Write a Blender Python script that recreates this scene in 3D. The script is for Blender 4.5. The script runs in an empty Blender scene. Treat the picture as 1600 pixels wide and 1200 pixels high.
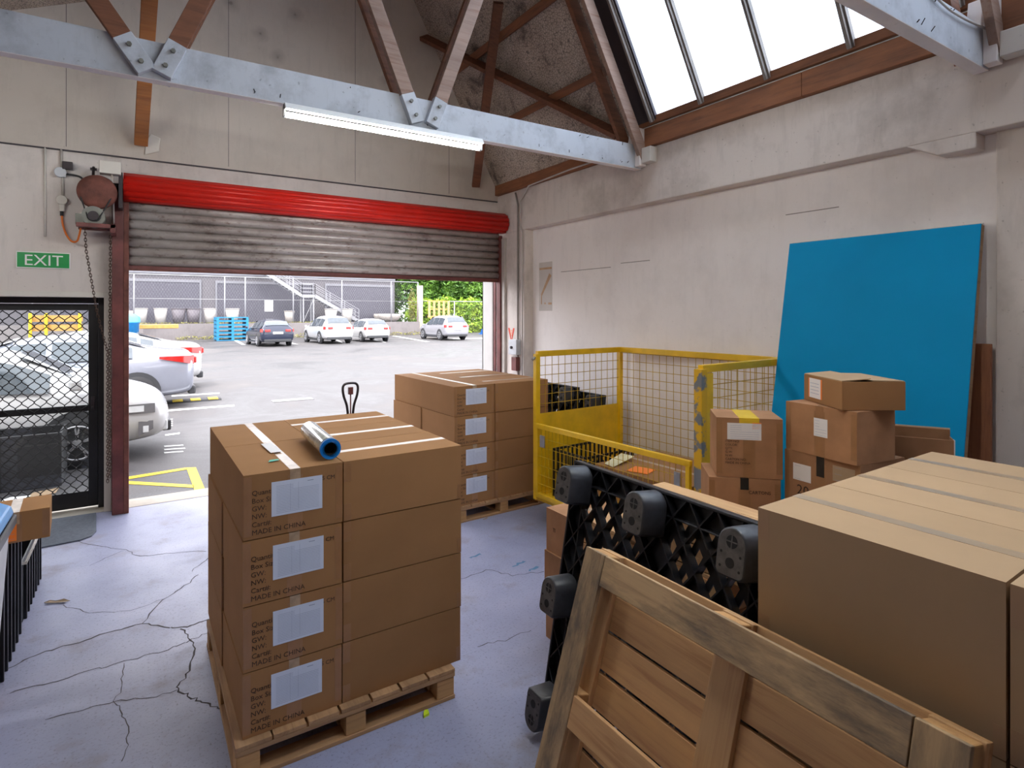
import bpy, bmesh, math, random
from mathutils import Vector, Matrix, Euler
random.seed(7)
C = bpy.context.scene.collection
R = math.radians
PI = math.pi

# ------------------------------------------------------------------ camera
F_PX, Y_HOR, PSI, CAM_H = 908.5, 488.2, 0.5711, 1.86
cam_d = bpy.data.cameras.new('camera')
cam_d.sensor_width = 36.0
cam_d.lens = 36.0 * F_PX / 1600.0
cam_d.shift_y = -(600 - Y_HOR) / 1600.0
cam_d.clip_start = 0.05
cam_d.clip_end = 500
cam = bpy.data.objects.new('camera', cam_d)
C.objects.link(cam)
cam.location = (0, 0, CAM_H)
cam.rotation_euler = (PI / 2, 0, -PSI)
bpy.context.scene.camera = cam

# ------------------------------------------------------------------ world, sun, exposure
vs = bpy.context.scene.view_settings
vs.view_transform = 'Standard'
vs.look = 'None'
vs.gamma = 1
vs.use_curve_mapping = False
vs.exposure = 1.05
world = bpy.data.worlds.new('world')
bpy.context.scene.world = world
world.use_nodes = True
wn = world.node_tree.nodes
wn['Background'].inputs[0].default_value = (0.93, 0.93, 0.985, 1)
wn['Background'].inputs[1].default_value = 2.7
sun_d = bpy.data.lights.new('sun', 'SUN')
sun_d.energy = 2.0
sun_d.angle = R(9)
sun_d.color = (1.0, 0.96, 0.9)
sun = bpy.data.objects.new('sun', sun_d)
C.objects.link(sun)
sun.rotation_euler = Vector((-0.35, -0.45, 0.82)).to_track_quat('Z', 'Y').to_euler()
TUBE_GLOW = 58.0
cy = bpy.context.scene.cycles
cy.use_denoising = True
cy.max_bounces = 10
cy.diffuse_bounces = 6
cy.transparent_max_bounces = 12
cy.caustics_reflective = False
cy.caustics_refractive = False
cy.sample_clamp_indirect = 6

# ------------------------------------------------------------------ materials
def new_mat(name):
    m = bpy.data.materials.new(name)
    m.use_nodes = True
    nt = m.node_tree
    return m, nt, nt.nodes['Principled BSDF']

def coords(nt, scale=(1, 1, 1), kind='Object', rot=(0, 0, 0)):
    tc = nt.nodes.new('ShaderNodeTexCoord')
    mp = nt.nodes.new('ShaderNodeMapping')
    mp.inputs['Scale'].default_value = scale
    mp.inputs['Rotation'].default_value = rot
    nt.links.new(tc.outputs[kind], mp.inputs['Vector'])
    return mp.outputs['Vector']

def noise(nt, vec, scale, detail=4, rough=0.6, dist=0.0):
    n = nt.nodes.new('ShaderNodeTexNoise')
    n.inputs['Scale'].default_value = scale
    n.inputs['Detail'].default_value = detail
    n.inputs['Roughness'].default_value = rough
    n.inputs['Distortion'].default_value = dist
    nt.links.new(vec, n.inputs['Vector'])
    return n.outputs['Fac']

def ramp(nt, fac, stops):
    r = nt.nodes.new('ShaderNodeValToRGB')
    el = r.color_ramp.elements
    while len(el) < len(stops):
        el.new(0.5)
    for e, (p, c) in zip(el, stops):
        e.position = p
        e.color = (c[0], c[1], c[2], 1) if not isinstance(c, float) else (c, c, c, 1)
    nt.links.new(fac, r.inputs['Fac'])
    return r.outputs['Color']

def mix(nt, fac, a, b, mode='MIX'):
    m = nt.nodes.new('ShaderNodeMix')
    m.data_type = 'RGBA'
    m.blend_type = mode
    for k_, v in ((0, fac), (6, a), (7, b)):
        sock = m.inputs[k_]
        if isinstance(v, (float, int)):
            sock.default_value = v if k_ == 0 else (v, v, v, 1)
        elif isinstance(v, tuple):
            sock.default_value = (v[0], v[1], v[2], 1)
        else:
            nt.links.new(v, sock)
    return m.outputs[2]

def bump(nt, p, fac, strength=0.3, dist=0.01):
    b = nt.nodes.new('ShaderNodeBump')
    b.inputs['Strength'].default_value = strength
    b.inputs['Distance'].default_value = dist
    nt.links.new(fac, b.inputs['Height'])
    nt.links.new(b.outputs['Normal'], p.inputs['Normal'])

def plain(name, col, rough=0.55, metal=0.0, var=0.10, scale=6, spec=None, coat=0.0, bmp=0.0, obj_rand=0.0):
    m, nt, p = new_mat(name)
    v = coords(nt)
    f = noise(nt, v, scale)
    lo = tuple(max(0, c * (1 - var)) for c in col)
    hi = tuple(min(1, c * (1 + var)) for c in col)
    c = ramp(nt, f, [(0.3, lo), (0.7, hi)])
    if obj_rand:
        oi = nt.nodes.new('ShaderNodeObjectInfo')
        mr = nt.nodes.new('ShaderNodeMapRange')
        mr.inputs[3].default_value = 1 - obj_rand
        mr.inputs[4].default_value = 1 + obj_rand
        nt.links.new(oi.outputs['Random'], mr.inputs[0])
        c = mix(nt, 1.0, c, mr.outputs[0], 'MULTIPLY')
    nt.links.new(c, p.inputs['Base Color'])
    p.inputs['Roughness'].default_value = rough
    p.inputs['Metallic'].default_value = metal
    if spec is not None:
        p.inputs['Specular IOR Level'].default_value = spec
    if coat:
        p.inputs['Coat Weight'].default_value = coat
        p.inputs['Coat Roughness'].default_value = 0.06
    if bmp:
        bump(nt, p, noise(nt, v, scale * 8), bmp)
    return m

def wood(name, light, dark, axis='x', weather=0.0, wcol=(0.13, 0.11, 0.09), rough=0.7):
    m, nt, p = new_mat(name)
    sc = {'x': (0.9, 14, 14), 'y': (14, 0.9, 14), 'z': (14, 14, 0.9)}[axis]
    v = coords(nt, sc)
    g = noise(nt, v, 2.2, 6, 0.65, 0.6)
    col = ramp(nt, g, [(0.25, dark), (0.5, light), (0.78, tuple(c * 1.15 for c in light))])
    v2 = coords(nt, (1, 1, 1))
    blot = noise(nt, v2, 1.6, 3)
    col = mix(nt, ramp(nt, blot, [(0.35, 0.0), (0.7, 0.35)]), col, tuple(c * 0.72 for c in light))
    if weather:
        w = noise(nt, coords(nt, {'x': (0.6, 2.4, 2.4), 'y': (2.4, 0.6, 2.4), 'z': (2.4, 2.4, 0.6)}[axis]), 3.1, 6, 0.7)
        col = mix(nt, ramp(nt, w, [(0.42, 0.0), (0.62, weather)]), col, wcol)
    oi = nt.nodes.new('ShaderNodeObjectInfo')
    mr = nt.nodes.new('ShaderNodeMapRange')
    mr.inputs[3].default_value = 0.86
    mr.inputs[4].default_value = 1.1
    nt.links.new(oi.outputs['Random'], mr.inputs[0])
    col = mix(nt, 1.0, col, mr.outputs[0], 'MULTIPLY')
    nt.links.new(col, p.inputs['Base Color'])
    p.inputs['Roughness'].default_value = rough
    bump(nt, p, g, 0.25, 0.004)
    return m

def plaster(name, col, grime=(0.22, 0.18, 0.15), amount=0.5, gscale=1.3, streak=True):
    m, nt, p = new_mat(name)
    v = coords(nt)
    f = noise(nt, v, gscale, 8, 0.68)
    c = mix(nt, ramp(nt, f, [(0.48, 0.0), (0.85, amount)]), col, grime)
    f2 = noise(nt, coords(nt, (3.0, 3.0, 0.5) if streak else (1, 1, 1)), 4.0, 6, 0.7)
    c = mix(nt, ramp(nt, f2, [(0.52, 0.0), (0.8, amount * 0.55)]), c, tuple(k * 0.45 for k in col))
    sp = noise(nt, v, 38, 2, 0.5)
    c = mix(nt, ramp(nt, sp, [(0.70, 0.0), (0.76, amount * 0.7)]), c, grime)
    nt.links.new(c, p.inputs['Base Color'])
    p.inputs['Roughness'].default_value = 0.8
    bump(nt, p, noise(nt, v, 22, 5), 0.18, 0.006)
    return m

MT = {}
MT['wall'] = plaster('painted_wall', (0.88, 0.83, 0.81), amount=0.24)
MT['wall_b'] = plaster('grimy_front_wall', (0.70, 0.635, 0.595), amount=0.5)
MT['wall_upper'] = plaster('upper_wall_board', (0.60, 0.535, 0.475), amount=0.4, gscale=0.9)
MT['wall_dirty'] = plaster('stained_beam', (0.70, 0.635, 0.59), amount=0.65, gscale=1.8)
MT['trim_white'] = plaster('white_trim_paint', (0.72, 0.68, 0.62), amount=0.25)
MT['truss_white'] = plaster('truss_paint', (0.53, 0.56, 0.61), grime=(0.10, 0.10, 0.11), amount=0.6, gscale=4.5)
MT['outer_wall'] = plain('outer_white_wall', (0.62, 0.60, 0.58), 0.8, var=0.04)
MT['timber_red'] = wood('roof_timber', (0.20, 0.075, 0.035), (0.07, 0.025, 0.012), 'x', 0.35, (0.05, 0.02, 0.012))
MT['timber_pale'] = wood('faded_timber', (0.33, 0.22, 0.17), (0.20, 0.08, 0.04), 'x', 0.3, (0.10, 0.07, 0.06))
MT['timber_beam'] = wood('plate_timber', (0.27, 0.105, 0.045), (0.12, 0.05, 0.03), 'y', 0.3, (0.06, 0.03, 0.02))
MT['rust'] = plain('rusty_steel', (0.16, 0.055, 0.04), 0.7, 0.2, 0.45, 9, bmp=0.2)
MT['rust_red'] = plain('red_oxide_paint', (0.15, 0.042, 0.038), 0.45, 0.1, 0.4, 5)
MT['wall_rear'] = plaster('brown_rear_wall', (0.34, 0.235, 0.15), amount=0.4)  # brown picked for unseen walls, to dim and warm the light they bounce
MT['dark_alu'] = plain('dark_bronze_aluminium', (0.022, 0.021, 0.023), 0.4, 0.3, 0.1)
MT['green_sign'] = plain('sign_green', (0.0, 0.30, 0.06), 0.35, var=0.05)
MT['white'] = plain('white_plastic', (0.85, 0.86, 0.84), 0.4, var=0.03)
MT['red_drum'] = plain('red_roller_steel', (0.72, 0.020, 0.012), 0.30, 0.1, 0.12, 3)
MT['steel_dirty'] = None
MT['orange'] = plain('orange_cable', (0.85, 0.20, 0.02), 0.4, var=0.05)
MT['cord_black'] = plain('black_rubber', (0.018, 0.018, 0.02), 0.6)
MT['motor'] = plain('grey_cast_metal', (0.20, 0.20, 0.18), 0.5, 0.4, 0.25)
MT['conduit'] = plain('painted_conduit', (0.50, 0.46, 0.42), 0.5, var=0.12)
MT['conduit_dk'] = plain('grey_conduit', (0.22, 0.19, 0.17), 0.5, var=0.2)
MT['galv'] = plain('galvanised_steel', (0.42, 0.42, 0.42), 0.4, 0.7, 0.2, 12)
MT['chain'] = plain('rusty_chain', (0.10, 0.06, 0.045), 0.5, 0.6, 0.4, 30)
MT['card'] = plain('kraft_cardboard', (0.33, 0.172, 0.076), 0.8, var=0.07, scale=2.5, spec=0.10, obj_rand=0.07)
MT['card_pale'] = plain('pale_kraft_cardboard', (0.415, 0.278, 0.16), 0.75, var=0.06, scale=2, spec=0.15, obj_rand=0.05)
MT['card_old'] = plain('worn_cardboard', (0.36, 0.19, 0.10), 0.85, var=0.16, scale=5, spec=0.1, obj_rand=0.10)
MT['card_in'] = plain('cardboard_inside', (0.60, 0.44, 0.30), 0.8, var=0.06)
MT['gap'] = plain('dark_slot', (0.02, 0.012, 0.008), 0.9)
MT['tape'] = plain('clear_packing_tape', (0.40, 0.28, 0.18), 0.30, var=0.25, scale=26, spec=0.5, coat=0.25)
MT['tape_pale'] = plain('pale_packing_tape', (0.38, 0.27, 0.17), 0.28, var=0.08, scale=8, spec=0.5, coat=0.2)
MT['tape_brown'] = plain('brown_packing_tape', (0.31, 0.155, 0.068), 0.3, var=0.12, scale=9, coat=0.2)
MT['tape_corner'] = plain('kraft_corner_tape', (0.385, 0.235, 0.125), 0.4, var=0.08)
MT['out_grey'] = plain('weathered_white_steel', (0.30, 0.30, 0.32), 0.5)
MT['out_frame'] = plain('grey_steel_frame', (0.16, 0.16, 0.18), 0.5)
MT['tape_yellow'] = plain('yellow_tape', (0.75, 0.50, 0.03), 0.25, var=0.1)
MT['tape_black'] = plain('black_tape', (0.02, 0.02, 0.02), 0.25)
MT['paper'] = plain('white_paper', (0.66, 0.72, 0.86), 0.55, var=0.03)
MT['paper_w'] = plain('label_paper', (0.82, 0.80, 0.80), 0.5, var=0.03)
MT['ink'] = plain('printed_ink', (0.045, 0.022, 0.012), 0.7, var=0.3, scale=60)
MT['ink_grey'] = plain('grey_print', (0.30, 0.35, 0.50), 0.7)
MT['orange_label'] = plain('orange_label', (0.95, 0.24, 0.03), 0.5, var=0.04)
MT['teal'] = plain('teal_sticker', (0.10, 0.55, 0.40), 0.5)
MT['pine_x'] = wood('pine_boards', (0.47, 0.27, 0.13), (0.26, 0.12, 0.05), 'x', 0.35, (0.17, 0.10, 0.06))
MT['pine_y'] = wood('pine_cross_boards', (0.47, 0.27, 0.13), (0.26, 0.12, 0.05), 'y', 0.35, (0.17, 0.10, 0.06))
MT['pine_pale_x'] = wood('pale_pine_boards', (0.60, 0.345, 0.155), (0.37, 0.17, 0.065), 'x', 0.12, (0.28, 0.14, 0.07))
MT['pine_pale_y'] = wood('pale_pine_cross_boards', (0.62, 0.375, 0.18), (0.41, 0.20, 0.085), 'y', 0.12, (0.28, 0.15, 0.08))
MT['pine_grey_x'] = wood('weathered_boards', (0.54, 0.36, 0.19), (0.27, 0.165, 0.085), 'x', 0.9, (0.085, 0.07, 0.06))
MT['pine_grey_y'] = wood('weathered_cross_boards', (0.54, 0.36, 0.19), (0.27, 0.165, 0.085), 'y', 0.85, (0.085, 0.07, 0.06))
MT['pine_block'] = wood('pine_blocks', (0.56, 0.31, 0.12), (0.34, 0.16, 0.06), 'y', 0.15)
MT['blk'] = plain('black_plastic', (0.011, 0.012, 0.016), 0.38, var=0.25, scale=20, spec=0.5)
MT['blk_foot'] = plain('black_plastic_foot', (0.030, 0.032, 0.040), 0.42, var=0.3, scale=18, spec=0.5)
MT['blk_face'] = plain('worn_foot_face', (0.075, 0.068, 0.066), 0.6, var=0.4, scale=30)
MT['hole'] = plain('dark_hole', (0.003, 0.003, 0.004), 0.8)
MT['yellow'] = plain('yellow_paint', (0.78, 0.47, 0.008), 0.4, 0.0, 0.16, 5, coat=0.1)
MT['yellow_worn'] = None
MT['wire_shaded'] = plain('shaded_yellow_wire', (0.50, 0.31, 0.008), 0.5, var=0.2)  # yellow paint darkened on the wires, shadow put into the colour
MT['caster'] = plain('caster_rubber', (0.03, 0.028, 0.027), 0.6)
MT['blue_board'] = plain('blue_painted_board', (0.0, 0.27, 0.52), 0.55, var=0.05, scale=1.5, spec=0.12)
MT['ply_edge'] = wood('board_edge_timber', (0.36, 0.21, 0.10), (0.22, 0.12, 0.05), 'z', 0.1)
MT['plank_red'] = wood('reddish_plank', (0.30, 0.115, 0.05), (0.15, 0.05, 0.025), 'z', 0.3, (0.08, 0.03, 0.02))
MT['film'] = None
MT['blue_core'] = plain('blue_tube_core', (0.0, 0.18, 0.60), 0.35)
MT['mat_grey'] = plain('grey_floor_mat', (0.10, 0.115, 0.145), 0.85, var=0.2, scale=40, bmp=0.3)
MT['bin_grey'] = plain('grey_bin_plastic', (0.50, 0.50, 0.52), 0.45)
MT['bin_blue'] = plain('blue_bin_lid', (0.02, 0.24, 0.60), 0.35)
MT['gunmetal'] = plain('dark_painted_steel', (0.05, 0.04, 0.045), 0.35, 0.4)
MT['lightgrey'] = plain('light_grey_paint', (0.60, 0.62, 0.66), 0.5)

# steel curtain: grey galvanised with rust and soot
m, nt, p = new_mat('roller_curtain_steel')
v = coords(nt, (0.8, 1, 1.1))
f = noise(nt, v, 2.2, 8, 0.72)
c = ramp(nt, f, [(0.24, (0.10, 0.07, 0.06)), (0.40, (0.46, 0.41, 0.385)), (0.66, (0.66, 0.62, 0.60))])
f2 = noise(nt, coords(nt, (2.5, 1, 6)), 5, 5)
c = mix(nt, ramp(nt, f2, [(0.56, 0.0), (0.72, 0.7)]), c, (0.16, 0.07, 0.04))
nt.links.new(c, p.inputs['Base Color'])
p.inputs['Metallic'].default_value = 0.35
p.inputs['Roughness'].default_value = 0.42
MT['steel_dirty'] = m
# worn yellow with bare grey patches
m, nt, p = new_mat('chipped_yellow_paint')
v = coords(nt)
f = noise(nt, v, 4.2, 6, 0.6)
c = mix(nt, ramp(nt, f, [(0.50, 0.0), (0.53, 1.0)]), (0.70, 0.40, 0.008), (0.17, 0.18, 0.20))
nt.links.new(c, p.inputs['Base Color'])
p.inputs['Roughness'].default_value = 0.45
MT['yellow_worn'] = m
# stretch film roll
m, nt, p = new_mat('stretch_film')
f = noise(nt, coords(nt, (14, 14, 1.2)), 2.0, 4)
c = ramp(nt, f, [(0.3, (0.26, 0.28, 0.22)), (0.7, (0.52, 0.54, 0.48))])
nt.links.new(c, p.inputs['Base Color'])
p.inputs['Roughness'].default_value = 0.12
p.inputs['Coat Weight'].default_value = 0.8
MT['film'] = m

def emis(name, col, s):
    m, nt, p = new_mat(name)
    p.inputs['Base Color'].default_value = (*col, 1)
    p.inputs['Emission Color'].default_value = (*col, 1)
    p.inputs['Emission Strength'].default_value = s
    return m
MT['tube'] = emis('lit_fluorescent_tube', (1.0, 1.0, 0.95), TUBE_GLOW)

# clear and wired glass
def glassy(name, col, rough, transp):
    m = bpy.data.materials.new(name)
    m.use_nodes = True
    nt = m.node_tree
    nt.nodes.clear()
    out = nt.nodes.new('ShaderNodeOutputMaterial')
    tr = nt.nodes.new('ShaderNodeBsdfTransparent')
    tr.inputs[0].default_value = (*col, 1)
    gl = nt.nodes.new('ShaderNodeBsdfGlossy')
    gl.inputs['Roughness'].default_value = rough
    mx = nt.nodes.new('ShaderNodeMixShader')
    mx.inputs[0].default_value = 1 - transp
    nt.links.new(tr.outputs[0], mx.inputs[1])
    nt.links.new(gl.outputs[0], mx.inputs[2])
    nt.links.new(mx.outputs[0], out.inputs[0])
    return m
MT['glass'] = glassy('clear_glass', (0.93, 0.95, 0.95), 0.02, 0.94)
m = bpy.data.materials.new('wired_rooflight_glass')
m.use_nodes = True
nt = m.node_tree
nt.nodes.clear()
out = nt.nodes.new('ShaderNodeOutputMaterial')
tl = nt.nodes.new('ShaderNodeBsdfTranslucent')
tr = nt.nodes.new('ShaderNodeBsdfTransparent')
tr.inputs[0].default_value = (0.86, 0.93, 1.0, 1)
f = noise(nt, coords(nt, (1, 1, 4)), 3, 6)
nt.links.new(ramp(nt, f, [(0.3, (0.78, 0.86, 0.95)), (0.7, (0.88, 0.95, 1.0))]), tl.inputs[0])
mx = nt.nodes.new('ShaderNodeMixShader')
mx.inputs[0].default_value = 0.55
nt.links.new(tl.outputs[0], mx.inputs[1])
nt.links.new(tr.outputs[0], mx.inputs[2])
nt.links.new(mx.outputs[0], out.inputs[0])
MT['rooflight'] = m

# foil + chicken wire lining of the opaque roof bay
m, nt, p = new_mat('foil_lining_with_netting')
v = coords(nt)
f = noise(nt, v, 1.7, 7, 0.7, 0.8)
c = ramp(nt, f, [(0.34, (0.12, 0.09, 0.08)), (0.46, (0.46, 0.38, 0.31)), (0.7, (0.62, 0.54, 0.46))])
vo = nt.nodes.new('ShaderNodeTexVoronoi')
vo.feature = 'DISTANCE_TO_EDGE'
vo.inputs['Scale'].default_value = 36
nt.links.new(v, vo.inputs['Vector'])
c = mix(nt, ramp(nt, vo.outputs['Distance'], [(0.03, 0.75), (0.09, 0.0)]), c, (0.07, 0.06, 0.055))
nt.links.new(c, p.inputs['Base Color'])
p.inputs['Roughness'].default_value = 0.55
bump(nt, p, f, 0.8, 0.05)
MT['foil'] = m

# floor concrete with faint crazing
m, nt, p = new_mat('worn_concrete_floor')
v = coords(nt)
f = noise(nt, v, 0.9, 8, 0.62)
c = ramp(nt, f, [(0.3, (0.25, 0.268, 0.40)), (0.55, (0.33, 0.345, 0.49)), (0.78, (0.41, 0.405, 0.52))])
f2 = noise(nt, v, 75, 4, 0.7)
c = mix(nt, ramp(nt, f2, [(0.56, 0.0), (0.70, 0.75)]), c, (0.12, 0.115, 0.125))
f3 = noise(nt, v, 2.3, 6, 0.7)
c = mix(nt, ramp(nt, f3, [(0.54, 0.0), (0.72, 0.6)]), c, (0.23, 0.195, 0.175))
nt.links.new(c, p.inputs['Base Color'])
nt.links.new(ramp(nt, f3, [(0.3, 0.36), (0.7, 0.60)]), p.inputs['Roughness'])
bump(nt, p, f2, 0.12, 0.004)
MT['floor'] = m
MT['crack_and_shade'] = plain('crack_dirt_and_ledge_shade', (0.075, 0.068, 0.075), 0.9)  # crack dirt, also the painted shadow line on the gable ledge

# asphalt, patchy and slightly damp
m, nt, p = new_mat('damp_asphalt')
v = coords(nt)
f = noise(nt, v, 0.35, 7, 0.65, 0.8)
c = ramp(nt, f, [(0.36, (0.040, 0.038, 0.038)), (0.52, (0.068, 0.063, 0.064)), (0.68, (0.12, 0.11, 0.105))])
f2 = noise(nt, v, 45, 2)
c = mix(nt, ramp(nt, f2, [(0.45, 0.0), (0.75, 0.5)]), c, (0.12, 0.12, 0.13))
nt.links.new(c, p.inputs['Base Color'])
nt.links.new(ramp(nt, f, [(0.35, 0.35), (0.6, 0.8)]), p.inputs['Roughness'])
MT['asphalt'] = m
MT['line_white'] = plain('white_road_paint', (0.55, 0.55, 0.54), 0.6, var=0.08, scale=20)
MT['line_yellow'] = plain('yellow_road_paint', (0.60, 0.44, 0.015), 0.6, var=0.12, scale=20)
MT['concrete_out'] = plain('pale_concrete_strip', (0.40, 0.365, 0.315), 0.8, var=0.12)
MT['retaining'] = plaster('stained_retaining_wall', (0.20, 0.18, 0.18), grime=(0.08, 0.07, 0.07), amount=0.9, gscale=0.8)
MT['cladding'] = plain('grey_building_cladding', (0.105, 0.097, 0.108), 0.6, var=0.05)
MT['shutter'] = plain('grey_roller_shutter', (0.082, 0.078, 0.10), 0.5, var=0.05)
MT['planter_w'] = plain('white_planter', (0.42, 0.40, 0.38), 0.5, var=0.05)
MT['planter_g'] = plain('grey_planter', (0.13, 0.115, 0.13), 0.6, var=0.1)
MT['planter_s'] = plain('stone_bowl', (0.38, 0.345, 0.315), 0.7, var=0.12)
MT['pallet_blue'] = plain('blue_painted_pallet', (0.012, 0.19, 0.36), 0.5, var=0.2)
MT['tarp'] = plain('blue_tarp', (0.006, 0.08, 0.42), 0.35, var=0.2)
MT['timber_orange'] = plain('orange_timber', (0.48, 0.26, 0.07), 0.7, var=0.15)
MT['tyre'] = plain('tyre_rubber', (0.018, 0.018, 0.02), 0.75)
MT['rim'] = plain('alloy_rim', (0.50, 0.50, 0.53), 0.35, 0.6, 0.1)
MT['lamp_red'] = plain('red_tail_lamp', (0.42, 0.012, 0.01), 0.15, coat=0.5)
MT['lamp_clear'] = plain('clear_head_lamp', (0.62, 0.64, 0.66), 0.1, coat=0.7)
MT['car_glass'] = plain('car_window_glass', (0.045, 0.06, 0.075), 0.05, var=0.2, spec=0.8, coat=0.5)
MT['car_trim'] = plain('dark_car_trim', (0.035, 0.036, 0.04), 0.5)
MT['paint_white'] = plain('white_car_paint', (0.50, 0.50, 0.51), 0.22, var=0.02, coat=0.7)
MT['paint_silver'] = plain('silver_car_paint', (0.27, 0.285, 0.34), 0.25, 0.35, 0.03, coat=0.7)
MT['paint_pearl'] = plain('pearl_car_paint', (0.33, 0.33, 0.36), 0.25, 0.2, 0.03, coat=0.7)
MT['paint_navy'] = plain('navy_car_paint', (0.012, 0.018, 0.042), 0.2, 0.2, 0.05, coat=0.7)

def leafmat(name, a, b):
    m, nt, p = new_mat(name)
    f = noise(nt, coords(nt), 1.1, 5, 0.7)
    nt.links.new(ramp(nt, f, [(0.35, a), (0.65, b)]), p.inputs['Base Color'])
    p.inputs['Roughness'].default_value = 0.6
    return m
MT['leaf_dark'] = leafmat('tree_leaves', (0.03, 0.095, 0.01), (0.125, 0.25, 0.025))
MT['leaf_lime'] = leafmat('vine_leaves', (0.10, 0.24, 0.01), (0.32, 0.43, 0.03))
MT['leaf_dry'] = leafmat('dry_grass', (0.16, 0.17, 0.03), (0.30, 0.27, 0.08))
MT['bark'] = plain('bark', (0.10, 0.07, 0.05), 0.9, var=0.3)
MT['leaf_brown'] = plain('dead_leaf_brown', (0.33, 0.24, 0.16), 0.8, var=0.2, scale=30)

# ------------------------------------------------------------------ mesh helpers
def smooth(pts, n=6):
    P = [Vector(q) for q in pts]
    out = []
    for i in range(len(P) - 1):
        a, b_, c, d = P[max(i - 1, 0)], P[i], P[i + 1], P[min(i + 2, len(P) - 1)]
        for k in range(n):
            t = k / n
            out.append(0.5 * ((2 * b_) + (c - a) * t + (2 * a - 5 * b_ + 4 * c - d) * t * t + (3 * b_ - a - 3 * c + d) * t ** 3))
    out.append(P[-1])
    return out

class MB:
    def __init__(s):
        s.bm = bmesh.new()
        s.mi = 0
    def m(s, i):
        s.mi = i
        return s
    def _faces(s, vs, fs, smooth=False):
        bv = [s.bm.verts.new(v) for v in vs]
        for f in fs:
            try:
                fc = s.bm.faces.new([bv[i] for i in f])
                fc.material_index = s.mi
                fc.smooth = smooth
            except ValueError:
                pass
        return bv
    def bx(s, x0, x1, y0, y1, z0, z1, M=None):
        vs = [Vector(v) for v in ((x0, y0, z0), (x1, y0, z0), (x1, y1, z0), (x0, y1, z0), (x0, y0, z1), (x1, y0, z1), (x1, y1, z1), (x0, y1, z1))]
        if M is not None:
            vs = [M @ v for v in vs]
        s._faces(vs, [(3, 2, 1, 0), (4, 5, 6, 7), (0, 1, 5, 4), (1, 2, 6, 5), (2, 3, 7, 6), (3, 0, 4, 7)])
        return s
    def bar(s, p0, p1, w, h, up=(0, 0, 1)):
        p0 = Vector(p0); p1 = Vector(p1); d = (p1 - p0)
        L = d.length; d.normalize()
        side = d.cross(Vector(up))
        if side.length < 1e-4:
            side = d.cross(Vector((0, 1, 0)))
        side.normalize(); u = side.cross(d)
        M = Matrix((( d.x, side.x, u.x, p0.x), (d.y, side.y, u.y, p0.y), (d.z, side.z, u.z, p0.z), (0, 0, 0, 1)))
        return s.bx(0, L, -w / 2, w / 2, -h / 2, h / 2, M)
    def prism(s, pts, ext):
        n = len(pts); e = Vector(ext)
        a = [Vector(q) for q in pts]; b = [q + e for q in a]
        nrm = Vector((0, 0, 0))
        for i in range(n):
            nrm += a[i].cross(a[(i + 1) % n])
        fs = [tuple(range(n)), tuple(range(2 * n - 1, n - 1, -1))] + [(i, i + n, (i + 1) % n + n, (i + 1) % n) for i in range(n)]
        if nrm.dot(e) > 0:
            fs = [tuple(reversed(f)) for f in fs]
        s._faces(a + b, fs)
        return s
    def tube(s, pts, r, n=8, closed=False, flat=1.0, up=(0, 0, 1), caps=True):
        pts = [Vector(q) for q in pts]
        rings = []
        N = len(pts)
        prev = None
        for i, q in enumerate(pts):
            if closed:
                d = pts[(i + 1) % N] - pts[i - 1]
            else:
                d = pts[min(i + 1, N - 1)] - pts[max(i - 1, 0)]
            d.normalize()
            if prev is None:
                u = Vector(up)
                if abs(d.dot(u)) > 0.95:
                    u = Vector((1, 0, 0))
                a = d.cross(u).normalized()
            else:
                a = (prev - d * prev.dot(d)).normalized()
            prev = a
            b = d.cross(a)
            rr = r[i] if isinstance(r, (list, tuple)) else r
            rings.append([s.bm.verts.new(q + a * math.cos(2 * PI * k / n) * rr + b * math.sin(2 * PI * k / n) * rr * flat) for k in range(n)])
        for i in range(N if closed else N - 1):
            A = rings[i]; B = rings[(i + 1) % N]
            for k in range(n):
                f = s.bm.faces.new((A[k], A[(k + 1) % n], B[(k + 1) % n], B[k]))
                f.smooth = n > 5
                f.material_index = s.mi
        if not closed and caps:
            f = s.bm.faces.new(list(reversed(rings[0]))); f.material_index = s.mi
            f = s.bm.faces.new(rings[-1]); f.material_index = s.mi
        return s
    def cyl(s, p0, p1, r, n=20, r2=None):
        r2 = r if r2 is None else r2
        return s.tube([p0, p1], [r, r2], n)
    def lathe(s, prof, n=28, M=None):
        rings = []
        for (r, z) in prof:
            ring = []
            for k in range(n):
                v = Vector((r * math.cos(2 * PI * k / n), r * math.sin(2 * PI * k / n), z))
                ring.append(s.bm.verts.new(M @ v if M is not None else v))
            rings.append(ring)
        for A, B in zip(rings, rings[1:]):
            for k in range(n):
                f = s.bm.faces.new((A[k], A[(k + 1) % n], B[(k + 1) % n], B[k]))
                f.smooth = True; f.material_index = s.mi
        return s
    def quad(s, a, b, c, d):
        s._faces([a, b, c, d], [(0, 1, 2, 3)])
        return s
    def ribbon(s, pts, w, z):
        P = [Vector((q[0], q[1], 0)) for q in pts]
        L, Rr = [], []
        for i, q in enumerate(P):
            d = P[min(i + 1, len(P) - 1)] - P[max(i - 1, 0)]
            d.normalize(); nn = Vector((-d.y, d.x, 0))
            ww = w * (0.6 + 0.8 * random.random()) / 2
            L.append(q + nn * ww + Vector((0, 0, z))); Rr.append(q - nn * ww + Vector((0, 0, z)))
        for i in range(len(P) - 1):
            s._faces([Rr[i], Rr[i + 1], L[i + 1], L[i]], [(0, 1, 2, 3)])
        return s
    def mesh(s, name, mats, fix=False):
        if fix:
            bmesh.ops.recalc_face_normals(s.bm, faces=s.bm.faces)
        me = bpy.data.meshes.new(name)
        s.bm.to_mesh(me); s.bm.free()
        for mm in (mats if isinstance(mats, (list, tuple)) else [mats]):
            me.materials.append(mm)
        return me
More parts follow.
